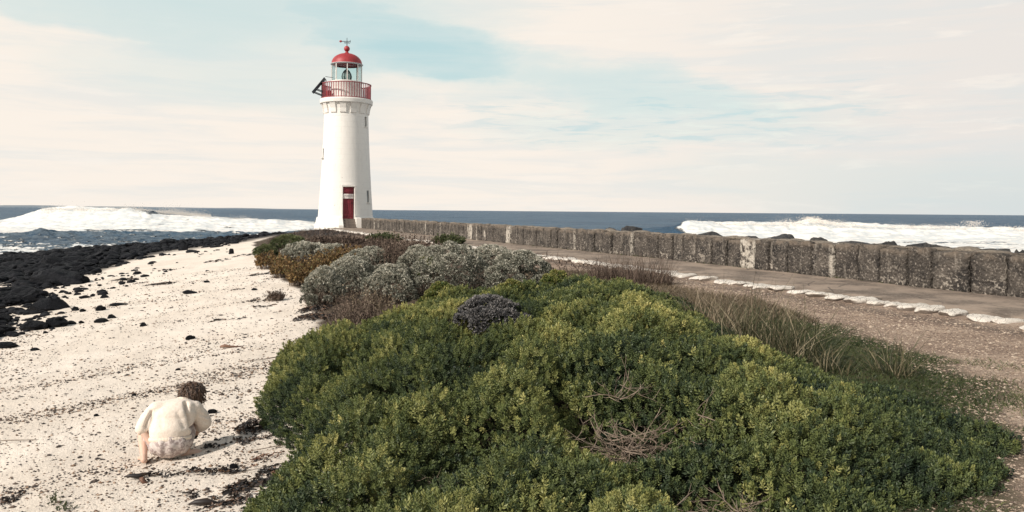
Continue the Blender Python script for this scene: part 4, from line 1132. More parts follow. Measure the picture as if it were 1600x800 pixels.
for i, (px, py, w, top, lab) in enumerate((
    (535, 545, 44, 470, 'dry brown weed leaning over the sand at the left flank of the green cover'), (555, 515, 50, 448, 'dry brown weed between the grey shrubs and the green cover'),
    (580, 500, 60, 440, 'dry straw coloured weed in front of the silver shrubs'), (512, 532, 26, 505, 'small dry weed on the sand below the rounded grey shrub'), (430, 470, 24, 450, 'tiny dry weed alone on the sand'))):
    clump('dry_weed', px, py, w, top, 260 + i, m_straw if i == 2 else m_brownf, lab, 190, .007, .3, .2, 700, .026)
for i, (px, py, w, top, lab) in enumerate((
    (0, 0, 0, 0, 'reddish seed heads standing out of the middle of the green cover'),)):
    clump('dock_plant', px, py, w, top, 270 + i, leaf_mat('seed_head', [(0, (.12, .04, .025)), (.5, (.28, .12, .07)), (1, (.42, .28, .14))], .1, .7), lab, 40, .008, .15, .1, 700, .03)
for i, (px, py, w, top, lab) in enumerate((
    (960, 440, 80, 392, 'dry reddish grass at the path edge, left half of the tuft row'), (1010, 446, 80, 392, 'dry reddish grass at the path edge, right half of the tuft row'))):
    clump('dry_grass', px, py, w, top, 280 + i, m_brownf, lab, 700, .008, .30, .15, 0, cat='grass tuft', elong=.6)
for i, (px, py, w, top, n, lab) in enumerate((
    (1120, 520, 90, 424, 260, 'straw and green grass tussock behind the green cover'), (1190, 560, 100, 424, 300, 'tall grass tussock with long stalks at the right end of the green cover'),
    (1245, 572, 90, 452, 230, 'grass tussock leaning right beside the tallest tussock'), (1395, 590, 60, 508, 120, 'thin dark grass tussock standing alone on the lawn'),
    (1300, 585, 70, 525, 120, 'short grass tussock between the tall ones and the lone one'))):
    clump('grass_tussock', px, py, w, top, 290 + i, m_straw if i == 0 else m_sedge, lab, n, .009, .42, .30, 0, cat='grass tuft')
# a few long stalks
for i, (px, py, top) in enumerate(((1165, 560, 420), (1210, 560, 418), (1180, 540, 425), (1235, 560, 430))):
    clump('seed_stalk', px, py, 16, top, 310 + i, m_straw, ('long straw stalk leaning left over the tallest tussock', 'long upright straw stalk on the tallest tussock', 'thin straw stalk in front of the white edging stones', 'rightmost long stalk above the grass tussocks')[i], 5, .010, .12, .10, cat='grass stalk')

# ---- grasses as masses
def grass_mass(name, x, y, h, w, T, mat, label, seg=3, bend=.5):
    n = len(x); rg = np.random.default_rng(9)
    P = np.stack([x, y, ground_z(x, y) - .005], 1); a = rg.uniform(0, 6.28, n); ln = np.abs(rg.normal(.45, .3, n))
    d = np.stack([np.cos(a) * np.sin(ln), np.sin(a) * np.sin(ln), np.cos(ln)], 1); sa = rg.uniform(0, 6.28, n); side = np.stack([np.cos(sa), np.sin(sa), 0 * sa], 1)
    V = []
    for k in range(seg):
        t = k / seg; c = P + d * (h * t)[:, None] + np.stack([np.cos(a), np.sin(a), -.6 + 0 * a], 1) * (bend * h * t * t)[:, None]
        V += [c - side * w / 2 * (1 - t * .6), c + side * w / 2 * (1 - t * .6)]
    t = 1; V.append(P + d * h[:, None] + np.stack([np.cos(a), np.sin(a), -.6 + 0 * a], 1) * (bend * h)[:, None])
    V = np.stack(V, 1); m_ = 2 * seg + 1
    q = []
    for k in range(seg - 1): q += [[2 * k, 2 * k + 1, 2 * k + 3], [2 * k, 2 * k + 3, 2 * k + 2]]
    q.append([2 * seg - 2, 2 * seg - 1, 2 * seg])
    me = mesh_np(name, V.reshape(-1, 3), (np.arange(n)[:, None, None] * m_ + np.array(q)[None]).reshape(-1, 3)); add_attr(me, 'tint', np.repeat(np.clip(T, 0, 1), m_))
    return tag(link(name, me, mat), label, kind='stuff')
rg = np.random.default_rng(77)
x = rg.uniform(1.2, 4.8, 120000); y = rg.uniform(2.6, 11.0, 120000)
nz_ = fbm(x * .9, y * .9, 7, 4); dens = sm(track_x(y) - x - .5 * nz_, -.10, .35) * sm(x - right_x(y), -.9, -.3)
dens = np.maximum(dens, .9 * np.exp(-((y - 5.45 - .10 * (x - 3)) / .28) ** 2) * (x > 2.4) * (x < 4.2))
dens = np.maximum(dens, .25 * sm(fbm(x * 1.4, y * 1.4, 57, 3), .05, .3) * (x < track_x(y) + 1.2) * (y < 7))
k = rg.random(len(x)) < dens; x, y = x[k], y[k]
T = .22 + .3 * fbm(x * 2, y * 2, 58, 3) + .2 * rg.normal(size=len(x)) + .25 * sm(x - track_x(y), -.2, .4)
grass_mass('lawn_grass', x, y, rg.uniform(.025, .075, len(x)), .006, T, m_grass, 'short dark green grass between the shrubs and the gravel')
x = rg.uniform(.2, 3.6, 34000); y = rg.uniform(9.3, 17.0, 34000); k = (rg.random(len(x)) < sm(track_x(y) + .75 - x - .6 * fbm(x, y, 7, 3), 0, .6) * .9) & (bush_h(x, y) < .05); x, y = x[k], y[k]
grass_mass('dry_sward', x, y, rg.uniform(.05, .15, len(x)), .009, .08 + .45 * rg.random(len(x)), m_straw, 'dry straw coloured grass between the green cover and the edging stones')
# weeds along the wall foot
yy = 5 + 30 * rg.random(9000); w_ = np.abs(rg.normal(0, .07, 9000)) + .06; x = wall_x(yy) - w_; k = rg.random(9000) < sm(fbm(yy * .9, 0 * yy, 5, 3), -.12, .25) * np.interp(yy, [5, 18, 35], [1, .8, .3])
x, y = x[k], yy[k]
grass_mass('wall_foot_weeds', x, y, rg.uniform(.04, .15, len(x)), .014, .3 + .3 * rg.random(len(x)), m_grass, 'low green weeds growing along the foot of the sea wall')
# plants beside the far footpath, among the stones
x = rg.uniform(-14, 2.2, 30000); y = rg.uniform(14, 51, 30000); ww_ = (wall_x(y) - x) * .92
k = (ww_ > 2.2) & ((ww_ < 6.5) | (y > 24)) & (x > edge_x(y) + .6) & (rg.random(len(x)) < .55); x, y = x[k], y[k]
grass_mass('dune_undergrowth', x, y, rg.uniform(.10, .32, len(x)), .022, rg.random(len(x)) * .8, m_brownf, 'brown low undergrowth between the shrubs and the far footpath')

# ---- dead twigs in the hollows
def dead_twigs(px, py, Y, n, spread, L, seed, label, rise=.15, lift=0.1):
    p = at(px, py, Y); p.z = float(ground_z(p.x, p.y)) + lift; rg = np.random.default_rng(seed)
    bm = bmesh.new()
    for i in range(n):
        a = rg.uniform(0, 6.28); q = Vector((rg.normal(0, spread), rg.normal(0, spread * .8), rg.uniform(0, .1)))
        d = Vector((math.cos(a), math.sin(a), rg.uniform(-.1, rise))).normalized(); l = L * rg.uniform(.4, 1.1); pts = [q]; r0 = rg.uniform(.0015, .0038)
        for k in range(4):
            d = (d + Vector(rg.normal(0, .25, 3))).normalized(); pts.append(pts[-1] + d * l / 4)
            if k in (1, 2):
                dd = (d + Vector(rg.normal(0, .6, 3))).normalized(); tube(bm, [pts[-1], pts[-1] + dd * l * .15, pts[-1] + dd * l * .28 + Vector((0, 0, .01))], [r0 * .6, r0 * .45, r0 * .2], 3, False)
        tube(bm, pts, [r0, r0 * .85, r0 * .65, r0 * .5, r0 * .25], 4, False)
    me = bpy.data.meshes.new('dead_twigs'); bm.to_mesh(me); bm.free(); add_attr(me, 'tint', rg.uniform(.3, 1, len(me.vertices)))
    o = link('dead_twigs', me, m_twig); o.location = p; return tag(o, label, 'dead branch')
dead_twigs(985, 712, 3.95, 130, .13, .26, 1, 'tangle of bare grey twigs in the hollow at the right of the green cover', .25)
dead_twigs(728, 726, 3.75, 60, .08, .18, 2, 'small heap of bare brown twigs low in the middle of the green cover', .15)
dead_twigs(1150, 790, 3.15, 50, .10, .20, 3, 'bare twigs at the lower right of the green cover near the gravel', .15, .04)
dead_twigs(965, 670, 4.25, 12, .02, .26, 4, 'forked dead branch sticking up over the green cover', 1.5, .30)
dead_twigs(1095, 690, 3.9, 6, .015, .18, 5, 'thin forked twig sticking up right of the twig tangle', 1.6, .22)
# ================================================================== boulders, beach stones, weed
m_bas = new_mat('basalt'); m, nt, b = m_bas; co = coord(nt)
oi = nt.nodes.new('ShaderNodeObjectInfo')
bc = mixc(nt, noise(nt, co, 3, 6, .7).step(.35, .65), (.004, .005, .007), (.012, .0125, .016))
bc = mixc(nt, noise(nt, co, 11, 5, .7).step(.60, .72) * .5, bc, (.034, .032, .032))
setin(nt, b, 'Base Color', bc); setin(nt, b, 'Roughness', .62); b.inputs['Specular IOR Level'].default_value = .12
bump(nt, b, noise(nt, co, 7, 7, .72) + voro(nt, co, 9) * .4, .9, .06); M_BAS = m
bas = [rock_mesh('boulder', 3, 300 + i, .36, .62, 1.0, 1.9) for i in range(12)]
bas_lo = [rock_mesh('boulder', 2, 320 + i, .36, .62, 1.0, 1.9) for i in range(10)]
for mm in bas + bas_lo:
    try: mm.set_sharp_from_angle(angle=R(22))
    except Exception: pass
for mm in bas + bas_lo: mm.materials.append(M_BAS)
def put_rock(name, me, p, s, label, cat='boulder', group=None, rz=None, tilt=.25):
    o = link(name, me); o.location = p; o.scale = s; o.rotation_euler = (random.uniform(-tilt, tilt), random.uniform(-tilt, tilt), random.uniform(0, 6.28) if rz is None else rz)
    return tag(o, label, cat, group)
def rock_px(px, py, w, h, label, cat='rock', me=None, lean=0, name='beach_rock', depth=.7):
    """py is the foot of the stone in the picture"""
    p = gp(px, py); s = p.y / F
    p.y += w * s * depth / 2; p.x *= p.y / (p.y - w * s * depth / 2); p.z = float(ground_z(p.x, p.y)) + h * s * .18
    return put_rock(name, me or random.choice(bas), p, (w * s * .52, w * s * depth * .52, h * s * .85), label, cat, rz=random.uniform(-.3, .3), tilt=.12)
# named boulders
rock_px(92, 447, 92, 34, 'largest smooth dark boulder at the sand edge of the shore rocks', 'boulder', bas[0], name='boulder')
rock_px(126, 443, 26, 22, 'upright dark boulder touching the right side of the largest boulder', 'boulder', bas[3], name='boulder')
rock_px(287, 392, 18, 17, 'dark boulder standing above the others against the surf', 'boulder', bas[4], name='boulder')
rock_px(362, 397, 9, 12, 'small upright dark rock at the far end of the sand', 'rock', bas[5])
rock_px(80, 486, 56, 26, 'long dark boulder sloping left in the near rocks', 'boulder', bas[6], name='boulder')
rock_px(55, 516, 44, 22, 'dark boulder low in the near rocks below the long sloping one', 'boulder', bas[7], name='boulder')
rock_px(88, 512, 34, 20, 'dark boulder standing furthest onto the sand among the near rocks', 'boulder', bas[8], name='boulder')
rock_px(12, 545, 36, 14, 'flat dark boulder nearest the camera at the left edge of the scene', 'boulder', bas[9], name='boulder')
# the belt
rg = np.random.default_rng(41)
NT = 120000
Y_ = 10.5 + 62 * rg.random(NT) ** 1.5; X_ = rg.uniform(-.74 * Y_ - 1, -.20 * Y_)
Z_ = ground_z(X_, Y_, False); Q_ = rock_side(X_, Y_, Z_); D_ = edge_x(Y_) - X_
S_ = np.clip(rg.lognormal(-2.12, .50, NT), .06, .42) * np.where(Q_ > 6, 1, .6)
ok = (Z_ > -1.1) & (D_ > 1.0)
ok &= (Q_ > 0) | ((Q_ > -30) & (rg.random(NT) < .14 * np.exp(Q_ / 14)))
ok &= ~((Y_ < 24) & (fbm(X_ * .8, Y_ * .55, 3.3, 3) < .05 + .12 * (Q_ < 30) - .0022 * np.maximum(Q_ - 40, 0)))
far_ = Y_ >= 24
ok &= ~((Q_ < 34) & (fbm(X_ * .5, Y_ * .35, 8.3, 3) < (.16 - Q_ * .009) * np.where(far_, .35, 1) - np.where(far_, .12, 0)))
LI_ = (.06 + .20 * rg.random(NT) ** 2) * np.clip(Q_ / 12, 0, 1) * (.3 + S_)
cand = [(float(X_[i]), float(Y_[i]), float(Z_[i] + LI_[i]), float(S_[i]), float(Q_[i])) for i in np.nonzero(ok)[0][:5600]]
NS = 2600
Y2 = rg.uniform(10.8, 25, NS); X2 = rg.uniform(-.72, -.28, NS) * Y2; Z2 = ground_z(X2, Y2, False); Q2 = rock_side(X2, Y2, Z2)
k2 = (Q2 > -42) & (edge_x(Y2) - X2 > 1.5) & (rg.random(NS) < np.where(Q2 > 0, .9, .75 * np.exp(Q2 / 15))) & (fbm(X2 * .9, Y2 * .6, 12.5, 3) > -.12)
S2 = np.clip(rg.lognormal(-2.95, .45, NS), .025, .15)
cand += [(float(X2[i]), float(Y2[i]), float(Z2[i]) + .01, float(S2[i]), float(Q2[i])) for i in np.nonzero(k2)[0]]
cand.sort(key=lambda c: -c[3] / c[1])
for i, (xx, yv, z, s, q) in enumerate(cand[:270]):
    px_i = float(project(xx, yv, z)[0])
    where = ('near the left edge' if yv < 17 else 'behind the nearest rocks' if yv < 26 else 'halfway along the shore' if yv < 38 else 'far along the shore' if yv < 50 else 'at the far surf tip')
    side = 'strewn on the sand' if q < 0 else 'on the sand side' if q < 16 else 'on the water side' if z < CZ - 2.75 else 'within the heap'
    size = 'large' if s > .34 else 'middling' if s > .22 else 'small'
    lab = f'{size} black boulder {side} {where}'
    put_rock('boulder', random.choice(bas), (xx, yv, z), (s * random.uniform(.8, 1.35), s * random.uniform(.7, 1.1), s * random.uniform(.55, .95)), lab, 'boulder', f'{size} shore boulders {side} {where}')
Vs, Fs, o_ = [], [], 0
lo = []
for mm in bas_lo:
    vv = np.empty(len(mm.vertices) * 3, np.float32); mm.vertices.foreach_get('co', vv); lo.append((vv.reshape(-1, 3), np.array([p.vertices[:] for p in mm.polygons])))
for (xx, yv, z, s, q) in cand[270:]:
    vv, ff = lo[rg.integers(0, len(lo))]; a = rg.uniform(0, 6.28); c_, s_ = math.cos(a), math.sin(a)
    w = vv * [s * 1.1, s * .9, s * .8]; w = np.stack([w[:, 0] * c_ - w[:, 1] * s_, w[:, 0] * s_ + w[:, 1] * c_, w[:, 2]], 1) + [xx, yv, z]
    Vs.append(w); Fs.append(ff + o_); o_ += len(w)
me = mesh_np('shore_stones', np.concatenate(Vs), np.concatenate(Fs), True)
tag(link('shore_stones', me, M_BAS), 'smaller black stones filling the boulder belt', kind='stuff')
# outcrops on the sea side of the wall, only their backs seen over the top
m3 = simple('sea_rock', (.022, .023, .027), (.085, .078, .07), 5, .75, 1.0, 9, bdist=.10)
bk = [rock_mesh('sea_rock', 4, 350 + i, .28, .6, .95, 1.8) for i in range(6)]
for mm in bk: mm.materials.append(m3)
for i, (px, top, w, lab) in enumerate(((1172, 366, 46, 'dark sea rock above the sea wall just left of the pale block'), (1220, 363, 50, 'dark sea rock with a pointed back above the wall right of the pale block'),
    (1282, 369, 44, 'dark rock in front of the tallest surf burst'), (1342, 371, 64, 'humped dark sea rock largest above the wall'), (1386, 377, 40, 'low dark rock right of the humped sea rock'),
    (1440, 377, 66, 'jagged dark sea rock above the right part of the wall'), (1492, 388, 40, 'flat dark rock just showing over the wall'), (1548, 384, 72, 'long low dark sea rock above the right end of the wall'),
    (1596, 388, 30, 'dark rock at the right edge above the wall'), (1110, 357, 40, 'small dark rock showing over the wall before the surf begins'), (985, 353, 46, 'low rock showing over the middle of the wall'), (955, 354, 30, 'small rock showing over the middle of the wall left of the low one'))):
    ywall = float(np.interp(px, [700, 800, 1060, 1600], [36, 28.8, 19.7, 11.36])); Y = ywall + 2.2
    p = at(px, top, Y); s = w * Y / F / 2
    o = link('sea_rock', bk[i % 6]); o.scale = (s * 1.25, s * .9, .50); o.location = (p.x, p.y, p.z - .325); o.rotation_euler = (0, 0, i * .7)
    tag(o, lab, 'rock')
# single stones on the sand
ST = [(157, 487, 15, 12, 'dark rounded stone on the sand with a second one to its lower right'), (158, 503, 19, 11, 'dark stone touching a smaller stone on the sand below the near rocks'), (174, 497, 14, 8, 'smaller dark stone right of the touching stone'),
      (132, 466, 15, 7, 'low dark stone on the sand beside the near rocks'), (145, 463, 8, 7, 'small dark stone between two low ones'), (163, 466, 14, 8, 'dark stone at the right of the low stones'),
      (112, 507, 12, 7, 'dark stone just below the boulder furthest onto the sand'), (127, 505, 8, 6, 'tiny dark stone right of that boulder'), (118, 486, 12, 9, 'dark stone right of the long sloping boulder'),
      (129, 488, 9, 7, 'small stone on the sand above the touching stones'), (224, 511, 12, 8, 'lone dark stone in the middle of the bare sand'), (297, 529, 15, 9, 'lone dark oval stone on the sand behind the child'),
      (297, 460, 20, 8, 'brownish flat stone in the middle of the beach'), (323, 443, 9, 5, 'small brown stone near the top of the beach'), (227, 432, 15, 5, 'dark flat stone near the boulder belt'), (215, 429, 12, 7, 'small dark stone left of the flat one near the boulder belt'),
      (278, 579, 7, 5, 'small black pebble behind the head of the child'), (151, 650, 9, 5, 'small black pebble left of the child'), (210, 617, 8, 6, 'small black pebble up left of the child'), (332, 646, 15, 9, 'grey stone on the sand right of the child'),
      (366, 734, 14, 10, 'round black stone lower right of the child'), (398, 454, 9, 5, 'small stone on the upper sand'), (185, 478, 26, 6, 'long flat dark stone on the sand')]
for (px, py, w, h, lab) in ST: rock_px(px, py, w * 1.1, h, lab, 'stone', name='beach_stone')
# kelp and seaweed: heaps of curled dark straps
m_kelp = leaf_mat('kelp', [(0, (.010, .009, .010)), (.6, (.028, .022, .020)), (.85, (.07, .045, .03)), (1, (.16, .09, .055))], 0, .5, .3)
m_bkelp = leaf_mat('brown_kelp', [(0, (.05, .025, .018)), (.5, (.15, .075, .05)), (1, (.30, .19, .13))], 0, .55, .3)
def kelp(px, py, wpx, hpx, label, n=60, seed=0, mat=None, tall=.3, name='seaweed', strap=.010, ang=-.5, cat='seaweed', L=.5):
    p = gp(px, py); s = p.y / F; rg = np.random.default_rng(seed + 500)
    a_, b_ = wpx * s / 2, hpx * s / 2 / max(.2, (CZ - p.z) / p.y)
    b_ = min(b_, a_ * 1.2)
    bm = bmesh.new(); K = 6; tint = []
    for i in range(n):
        d0 = rg.normal(0, .7) + (0 if rg.random() < .6 else math.pi); q = Vector((rg.uniform(-1, 1) * a_, rg.normal(0, b_ * .55) + .25 * b_ * math.sin(i * 1.7), 0))
        if fbm(q.x * 5 + seed, q.y * 9, seed, 3) < -.05 and tall < .5: continue
        l = a_ * L * rg.uniform(.4, 1.3); w = strap * rg.uniform(.25, .85) * (1 + (p.y - 4) * .06); z0 = min(abs(rg.normal(0, tall * a_ * .22)), .06) * math.exp(-(q.x / a_) ** 2 * 2)
        prev = None; x_, y_, dd = q.x - math.cos(d0) * l / 2, q.y - math.sin(d0) * l / 2, d0; tw = rg.uniform(-.5, .5); t_ = rg.random()
        for k in range(K):
            x_ += math.cos(dd) * l / K; y_ += math.sin(dd) * l / K; dd += rg.normal(0, .35); tw += rg.normal(0, .5)
            zz = z0 * math.sin(math.pi * (k + .5) / K) + .004 + abs(rg.normal(0, .004))
            wx, wy, wz = -math.sin(dd) * math.cos(tw) * w, math.cos(dd) * math.cos(tw) * w, math.sin(tw) * w
            gz2 = float(ground_z(p.x + x_, p.y + y_)) - p.z
            v0 = bm.verts.new((x_ + wx, y_ + wy, gz2 + zz + wz + w * .3)); v1 = bm.verts.new((x_ - wx, y_ - wy, gz2 + max(zz - wz, .002) + w * .3)); tint += [t_, t_]
            if prev: bm.faces.new((prev[0], prev[1], v1, v0))
            prev = (v0, v1)
    me = bpy.data.meshes.new(name); bm.to_mesh(me); bm.free(); add_attr(me, 'tint', tint)
    o = link(name, me, mat or m_kelp); o.location = p; return tag(o, label, cat)
KP = [(392, 668, 46, 16, 'black seaweed heap against the left tip of the green cover', 190, .55), (372, 692, 100, 12, 'long dark seaweed drift running from the child to the shrubs', 210, .1),
      (300, 742, 150, 14, 'broken seaweed line on the sand in front of the child', 170, .08), (415, 718, 44, 16, 'reddish brown seaweed tuft at the foot of the shrubs', 70, .3),
      (398, 762, 84, 18, 'dark weed drift in the lower corner beside the shrubs', 320, .3), (436, 772, 44, 20, 'black weed under the lower edge of the shrubs', 220, .3), (430, 738, 50, 14, 'dark weed pushed into the notch of the shrub edge', 160, .25), (352, 788, 70, 14, 'dark seaweed strewn at the bottom of the beach', 90, .15),
      (12, 780, 36, 16, 'black seaweed clump at the bottom left corner', 90, .3), (288, 776, 50, 10, 'thin weed strands in front of the brown kelp', 40, .1),
      (492, 483, 44, 16, 'black kelp under the rounded grey shrub', 260, .55), (490, 496, 52, 14, 'second black kelp strip below the rounded grey shrub', 240, .55), (399, 471, 30, 8, 'black kelp lying alone on the upper sand', 60, .25),
      (262, 423, 22, 7, 'dark kelp near the boulder belt', 50, .3), (252, 444, 40, 7, 'long dark kelp mat on the middle sand', 160, .25), (195, 436, 40, 7, 'dark weed mat beside the boulder belt', 70, .2), (222, 442, 22, 4, 'small weed strip beside the long kelp mat', 30, .15),
      (372, 453, 18, 4, 'small weed patch on the upper sand', 30, .2), (423, 436, 22, 5, 'weed patch below the orange plants', 30, .2), (420, 428, 60, 8, 'weed line at the foot of the orange plants', 70, .2), (275, 470, 18, 4, 'thin weed scrap in the middle of the beach', 20, .1),
      (395, 480, 60, 3, 'thin weed line under the lone kelp', 25, .05), (360, 498, 50, 6, 'faint weed drift on the middle sand', 40, .05), (275, 480, 22, 3, 'thin dark stick like weed on the sand', 10, .05), (380, 400, 30, 7, 'dark weed at the far end of the sand', 50, .2), (340, 408, 34, 8, 'dark stones and weed at the far sand edge', 60, .3), (356, 740, 60, 8, 'sparse weed right of the child', 40, .1)]
for i, (px, py, w, h, lab, n, tl_) in enumerate(KP): kelp(px, py, w, h, lab, n, i, None if 'reddish' not in lab else m_bkelp, tl_, L=.5 if w < 90 else .16)
def kelp_piece(px, py, wpx, label, seed, mat, pts, name='kelp_piece'):
    """one stiff curled strap of kelp raised off the sand"""
    p = gp(px, py); s = p.y / F; bm = bmesh.new()
    P = [Vector((x * wpx * s, y * wpx * s, z * wpx * s)) for x, y, z, w in pts]; W = [w * wpx * s for *_, w in pts]
    tube(bm, P, W, 7)
    for v in bm.verts: v.co.z = v.co.z * .8 + .004
    me = bpy.data.meshes.new(name); bm.to_mesh(me); bm.free(); add_attr(me, 'tint', np.random.default_rng(seed).uniform(.2, .9, len(me.vertices)))
    for q in me.polygons: q.use_smooth = True
    o = link(name, me, mat); o.location = p; return tag(o, label, 'seaweed')
kelp_piece(212, 752, 40, 'dark brown curled kelp piece on the sand in front of the child', 1, m_kelp, [(-.45, .0, .12, .03), (-.25, .05, .16, .09), (.05, .1, .12, .13), (.25, .2, .18, .09), (.45, .35, .16, .03)])
kelp_piece(222, 756, 18, 'reddish brown kelp stub under the curled kelp piece', 2, m_bkelp, [(-.1, .1, .5, .2), (0, 0, .3, .24), (.2, -.1, .05, .2), (.5, .0, .02, .08)])
kelp_piece(316, 792, 44, 'flat black leathery kelp lump at the bottom of the beach', 3, m_kelp, [(-.5, 0, .05, .02), (-.25, .05, .12, .12), (.1, .1, .14, .16), (.35, .1, .08, .09), (.6, .2, .05, .02)])
kelp_piece(356, 547, 24, 'brown kelp piece with a dark tail on the middle sand', 4, m_bkelp, [(-.5, 0, .1, .08), (-.2, 0, .18, .16), (.1, .1, .1, .10), (.5, .3, .06, .05), (.9, .5, .08, .03)])
kelp_piece(35, 690, 100, 'long thin stick lying on the sand left of the child', 5, m_twig, [(-.6, -.12, .03, .007), (-.2, -.02, .035, .009), (.2, .03, .03, .008), (.6, .12, .02, .004)], 'driftwood_stick')
kelp_piece(415, 562, 55, 'thin curved twig on the sand beside the green cover', 6, m_twig, [(-.6, -.35, .03, .008), (-.1, -.1, .04, .012), (.2, .2, .06, .02), (.5, .25, .04, .008)], 'driftwood_stick')
kelp_piece(470, 560, 40, 'short dead branch poking from under the green cover', 7, m_twig, [(-.7, -.3, .15, .015), (-.2, -.1, .16, .02), (.4, .1, .3, .02)], 'driftwood_stick')
kelp_piece(430, 700, 60, 'dead branch at the foot of the green cover', 8, m_twig, [(-.5, -.4, .03, .010), (.0, -.1, .06, .014), (.5, .2, .10, .014)], 'driftwood_stick')
kelp_piece(400, 735, 80, 'long thin root crossing the sand towards the shrubs', 9, m_twig, [(-.4, -.5, .03, .005), (.0, -.1, .03, .008), (.5, .2, .08, .008)], 'driftwood_stick')
# little seedlings at the bottom left
for i, (px, py, top) in enumerate(((82, 795, 760), (100, 800, 778))):
    clump('seedling', px, py, 22, top, 400 + i, m_olive, ('pale seedling at the bottom of the beach', 'second small seedling at the bottom of the beach')[i], 9, .003, .5, .1, 60, .014)
# ================================================================== crouching child
CH = gp(265, 719); s_c = 230.0 / (F / CH.y)      # built at 230 px per metre, then scaled to its distance
child = empty('person', CH, 0, label='small child crouching on the sand in a cream fleece jumper and patterned shorts', cat='person')
def organic(name, chains, mat, voxel=.006, smooth=6, disp=None, parent=child, holes=None):
    """chains of (point, radius) spheres welded into one continuous skin"""
    bm = bmesh.new()
    for ch in chains:
        pts = [(Vector(p), r) for p, r in ch]
        if len(pts) == 1:
            p, r = pts[0]; rr = r if isinstance(r, tuple) else (r, r, r)
            bmesh.ops.create_icosphere(bm, subdivisions=3, radius=1, matrix=Matrix.Translation(p) @ Matrix.Diagonal((*rr, 1))); continue
        for (p0, r0), (p1, r1) in zip(pts, pts[1:]):
            n = max(2, int((p1 - p0).length / (min(r0, r1) * .30)) + 1)
            for k in range(n + 1):
                t = k / n; bmesh.ops.create_icosphere(bm, subdivisions=2, radius=r0 * (1 - t) + r1 * t, matrix=Matrix.Translation(p0.lerp(p1, t)))
    me = bpy.data.meshes.new(name); bm.to_mesh(me); bm.free()
    o = bpy.data.objects.new(name, me); COL.objects.link(o)
    md = o.modifiers.new('r', 'REMESH'); md.mode = 'VOXEL'; md.voxel_size = voxel; md.use_smooth_shade = True
    md = o.modifiers.new('s', 'SMOOTH'); md.factor = .5; md.iterations = smooth
    bpy.context.view_layer.update()
    m2 = bpy.data.meshes.new_from_object(o.evaluated_get(bpy.context.evaluated_depsgraph_get())); o.modifiers.clear(); o.data = m2; m2.name = name
    if disp:
        n = len(m2.vertices); co_ = np.empty(n * 3, np.float32); m2.vertices.foreach_get('co', co_); co_ = co_.reshape(-1, 3)
        no = np.array([v.normal[:] for v in m2.vertices]); co_ = co_ + no * disp(co_)[:, None]
        m2.vertices.foreach_set('co', co_.astype(np.float32).ravel()); m2.update()
    for p in m2.polygons: p.use_smooth = True
    m2.materials.clear(); m2.materials.append(mat); o.parent = parent
    return o
m, nt, b = new_mat('skin'); co = coord(nt)
setin(nt, b, 'Base Color', mixc(nt, noise(nt, co, 14, 4), (.66, .46, .36), (.58, .37, .28))); setin(nt, b, 'Roughness', .55)
b.inputs['Subsurface Weight'].default_value = .12; b.inputs['Subsurface Radius'].default_value = (.02, .008, .005); M_SKIN = m
m, nt, b = new_mat('fleece'); co = coord(nt)
setin(nt, b, 'Base Color', mixc(nt, noise(nt, co, 90, 4, .7).step(.35, .65), (.86, .745, .64), (.76, .65, .55))); setin(nt, b, 'Roughness', .95); b.inputs['Specular IOR Level'].default_value = .1
b.inputs['Sheen Weight'].default_value = .3
bump(nt, b, noise(nt, co, 130, 3, .7) + noise(nt, co, 30, 3) * .6, .6, .006); M_FLEECE = m
m, nt, b = new_mat('ribbing'); co = coord(nt)
setin(nt, b, 'Base Color', (.80, .68, .56)); setin(nt, b, 'Roughness', .9); bump(nt, b, (sep(nt, co)[0] * 700.0)._m('SINE') + noise(nt, co, 60), .4, .003); M_RIB = m
m, nt, b = new_mat('patterned_cotton'); co = coord(nt)
pt = noise(nt, co, 28, 5, .65, 1.2).step(.50, .54) ; pt2 = voro(nt, co, 26, 'SMOOTH_F1').step(.30, .40, 1, 0) * noise(nt, co, 50).step(.45, .5)
setin(nt, b, 'Base Color', mixc(nt, pt.mx(pt2) * .8, (.58, .50, .46), (.27, .20, .19))); setin(nt, b, 'Roughness', .9); bump(nt, b, noise(nt, co, 45, 4), .35, .006); M_PAT = m
m, nt, b = new_mat('hair'); co = coord(nt)
setin(nt, b, 'Base Color', mixc(nt, noise(nt, mapping(nt, co, (60, 60, 12)), 1.0, 4).step(.35, .65), (.035, .020, .014), (.13, .075, .045))); setin(nt, b, 'Roughness', .5); M_HAIR = m
HC = Vector((.148, .235, .380))      # head centre
# ---- body: head, neck, trunk, arms with hands, legs with feet, all one skin
def hand(wrist, fwd, side, curl, r=.0068, L=.034, down=Vector((0, 0, -1))):
    """palm and five bent fingers; fwd = towards the finger tips, side = towards the thumb"""
    fwd, side = fwd.normalized(), side.normalized(); nrm = fwd.cross(side).normalized()
    if nrm.dot(down) < 0: nrm = -nrm
    ch = [[(wrist, .0135), (wrist + fwd * .022, .0150)]]
    for k, (off, ln) in enumerate(((.0150, .88), (.005, 1.0), (-.005, .94), (-.0145, .76))):
        p0 = wrist + fwd * .030 + side * off
        ch.append([(wrist + fwd * .012 + side * off * .7, .0095), (p0, .0088)])
        d1 = (fwd + nrm * curl * .5 + side * off * 5).normalized(); d2 = (fwd * .7 + nrm * curl).normalized(); d3 = (fwd * .35 + nrm * curl * 1.3).normalized()
        p1 = p0 + d1 * L * .42 * ln; p2 = p1 + d2 * L * .34 * ln; p3 = p2 + d3 * L * .26 * ln
        ch.append([(p0, r), (p1, r * .96), (p2, r * .88), (p3, r * .76)])
    t0 = wrist + fwd * .010 + side * .014; t1 = t0 + (fwd * .6 + side).normalized() * .017; t2 = t1 + (fwd + side * .35 + nrm * curl * .4).normalized() * .016
    ch.append([(t0, .0088), (t1, .0078), (t2, .0062)]); return ch
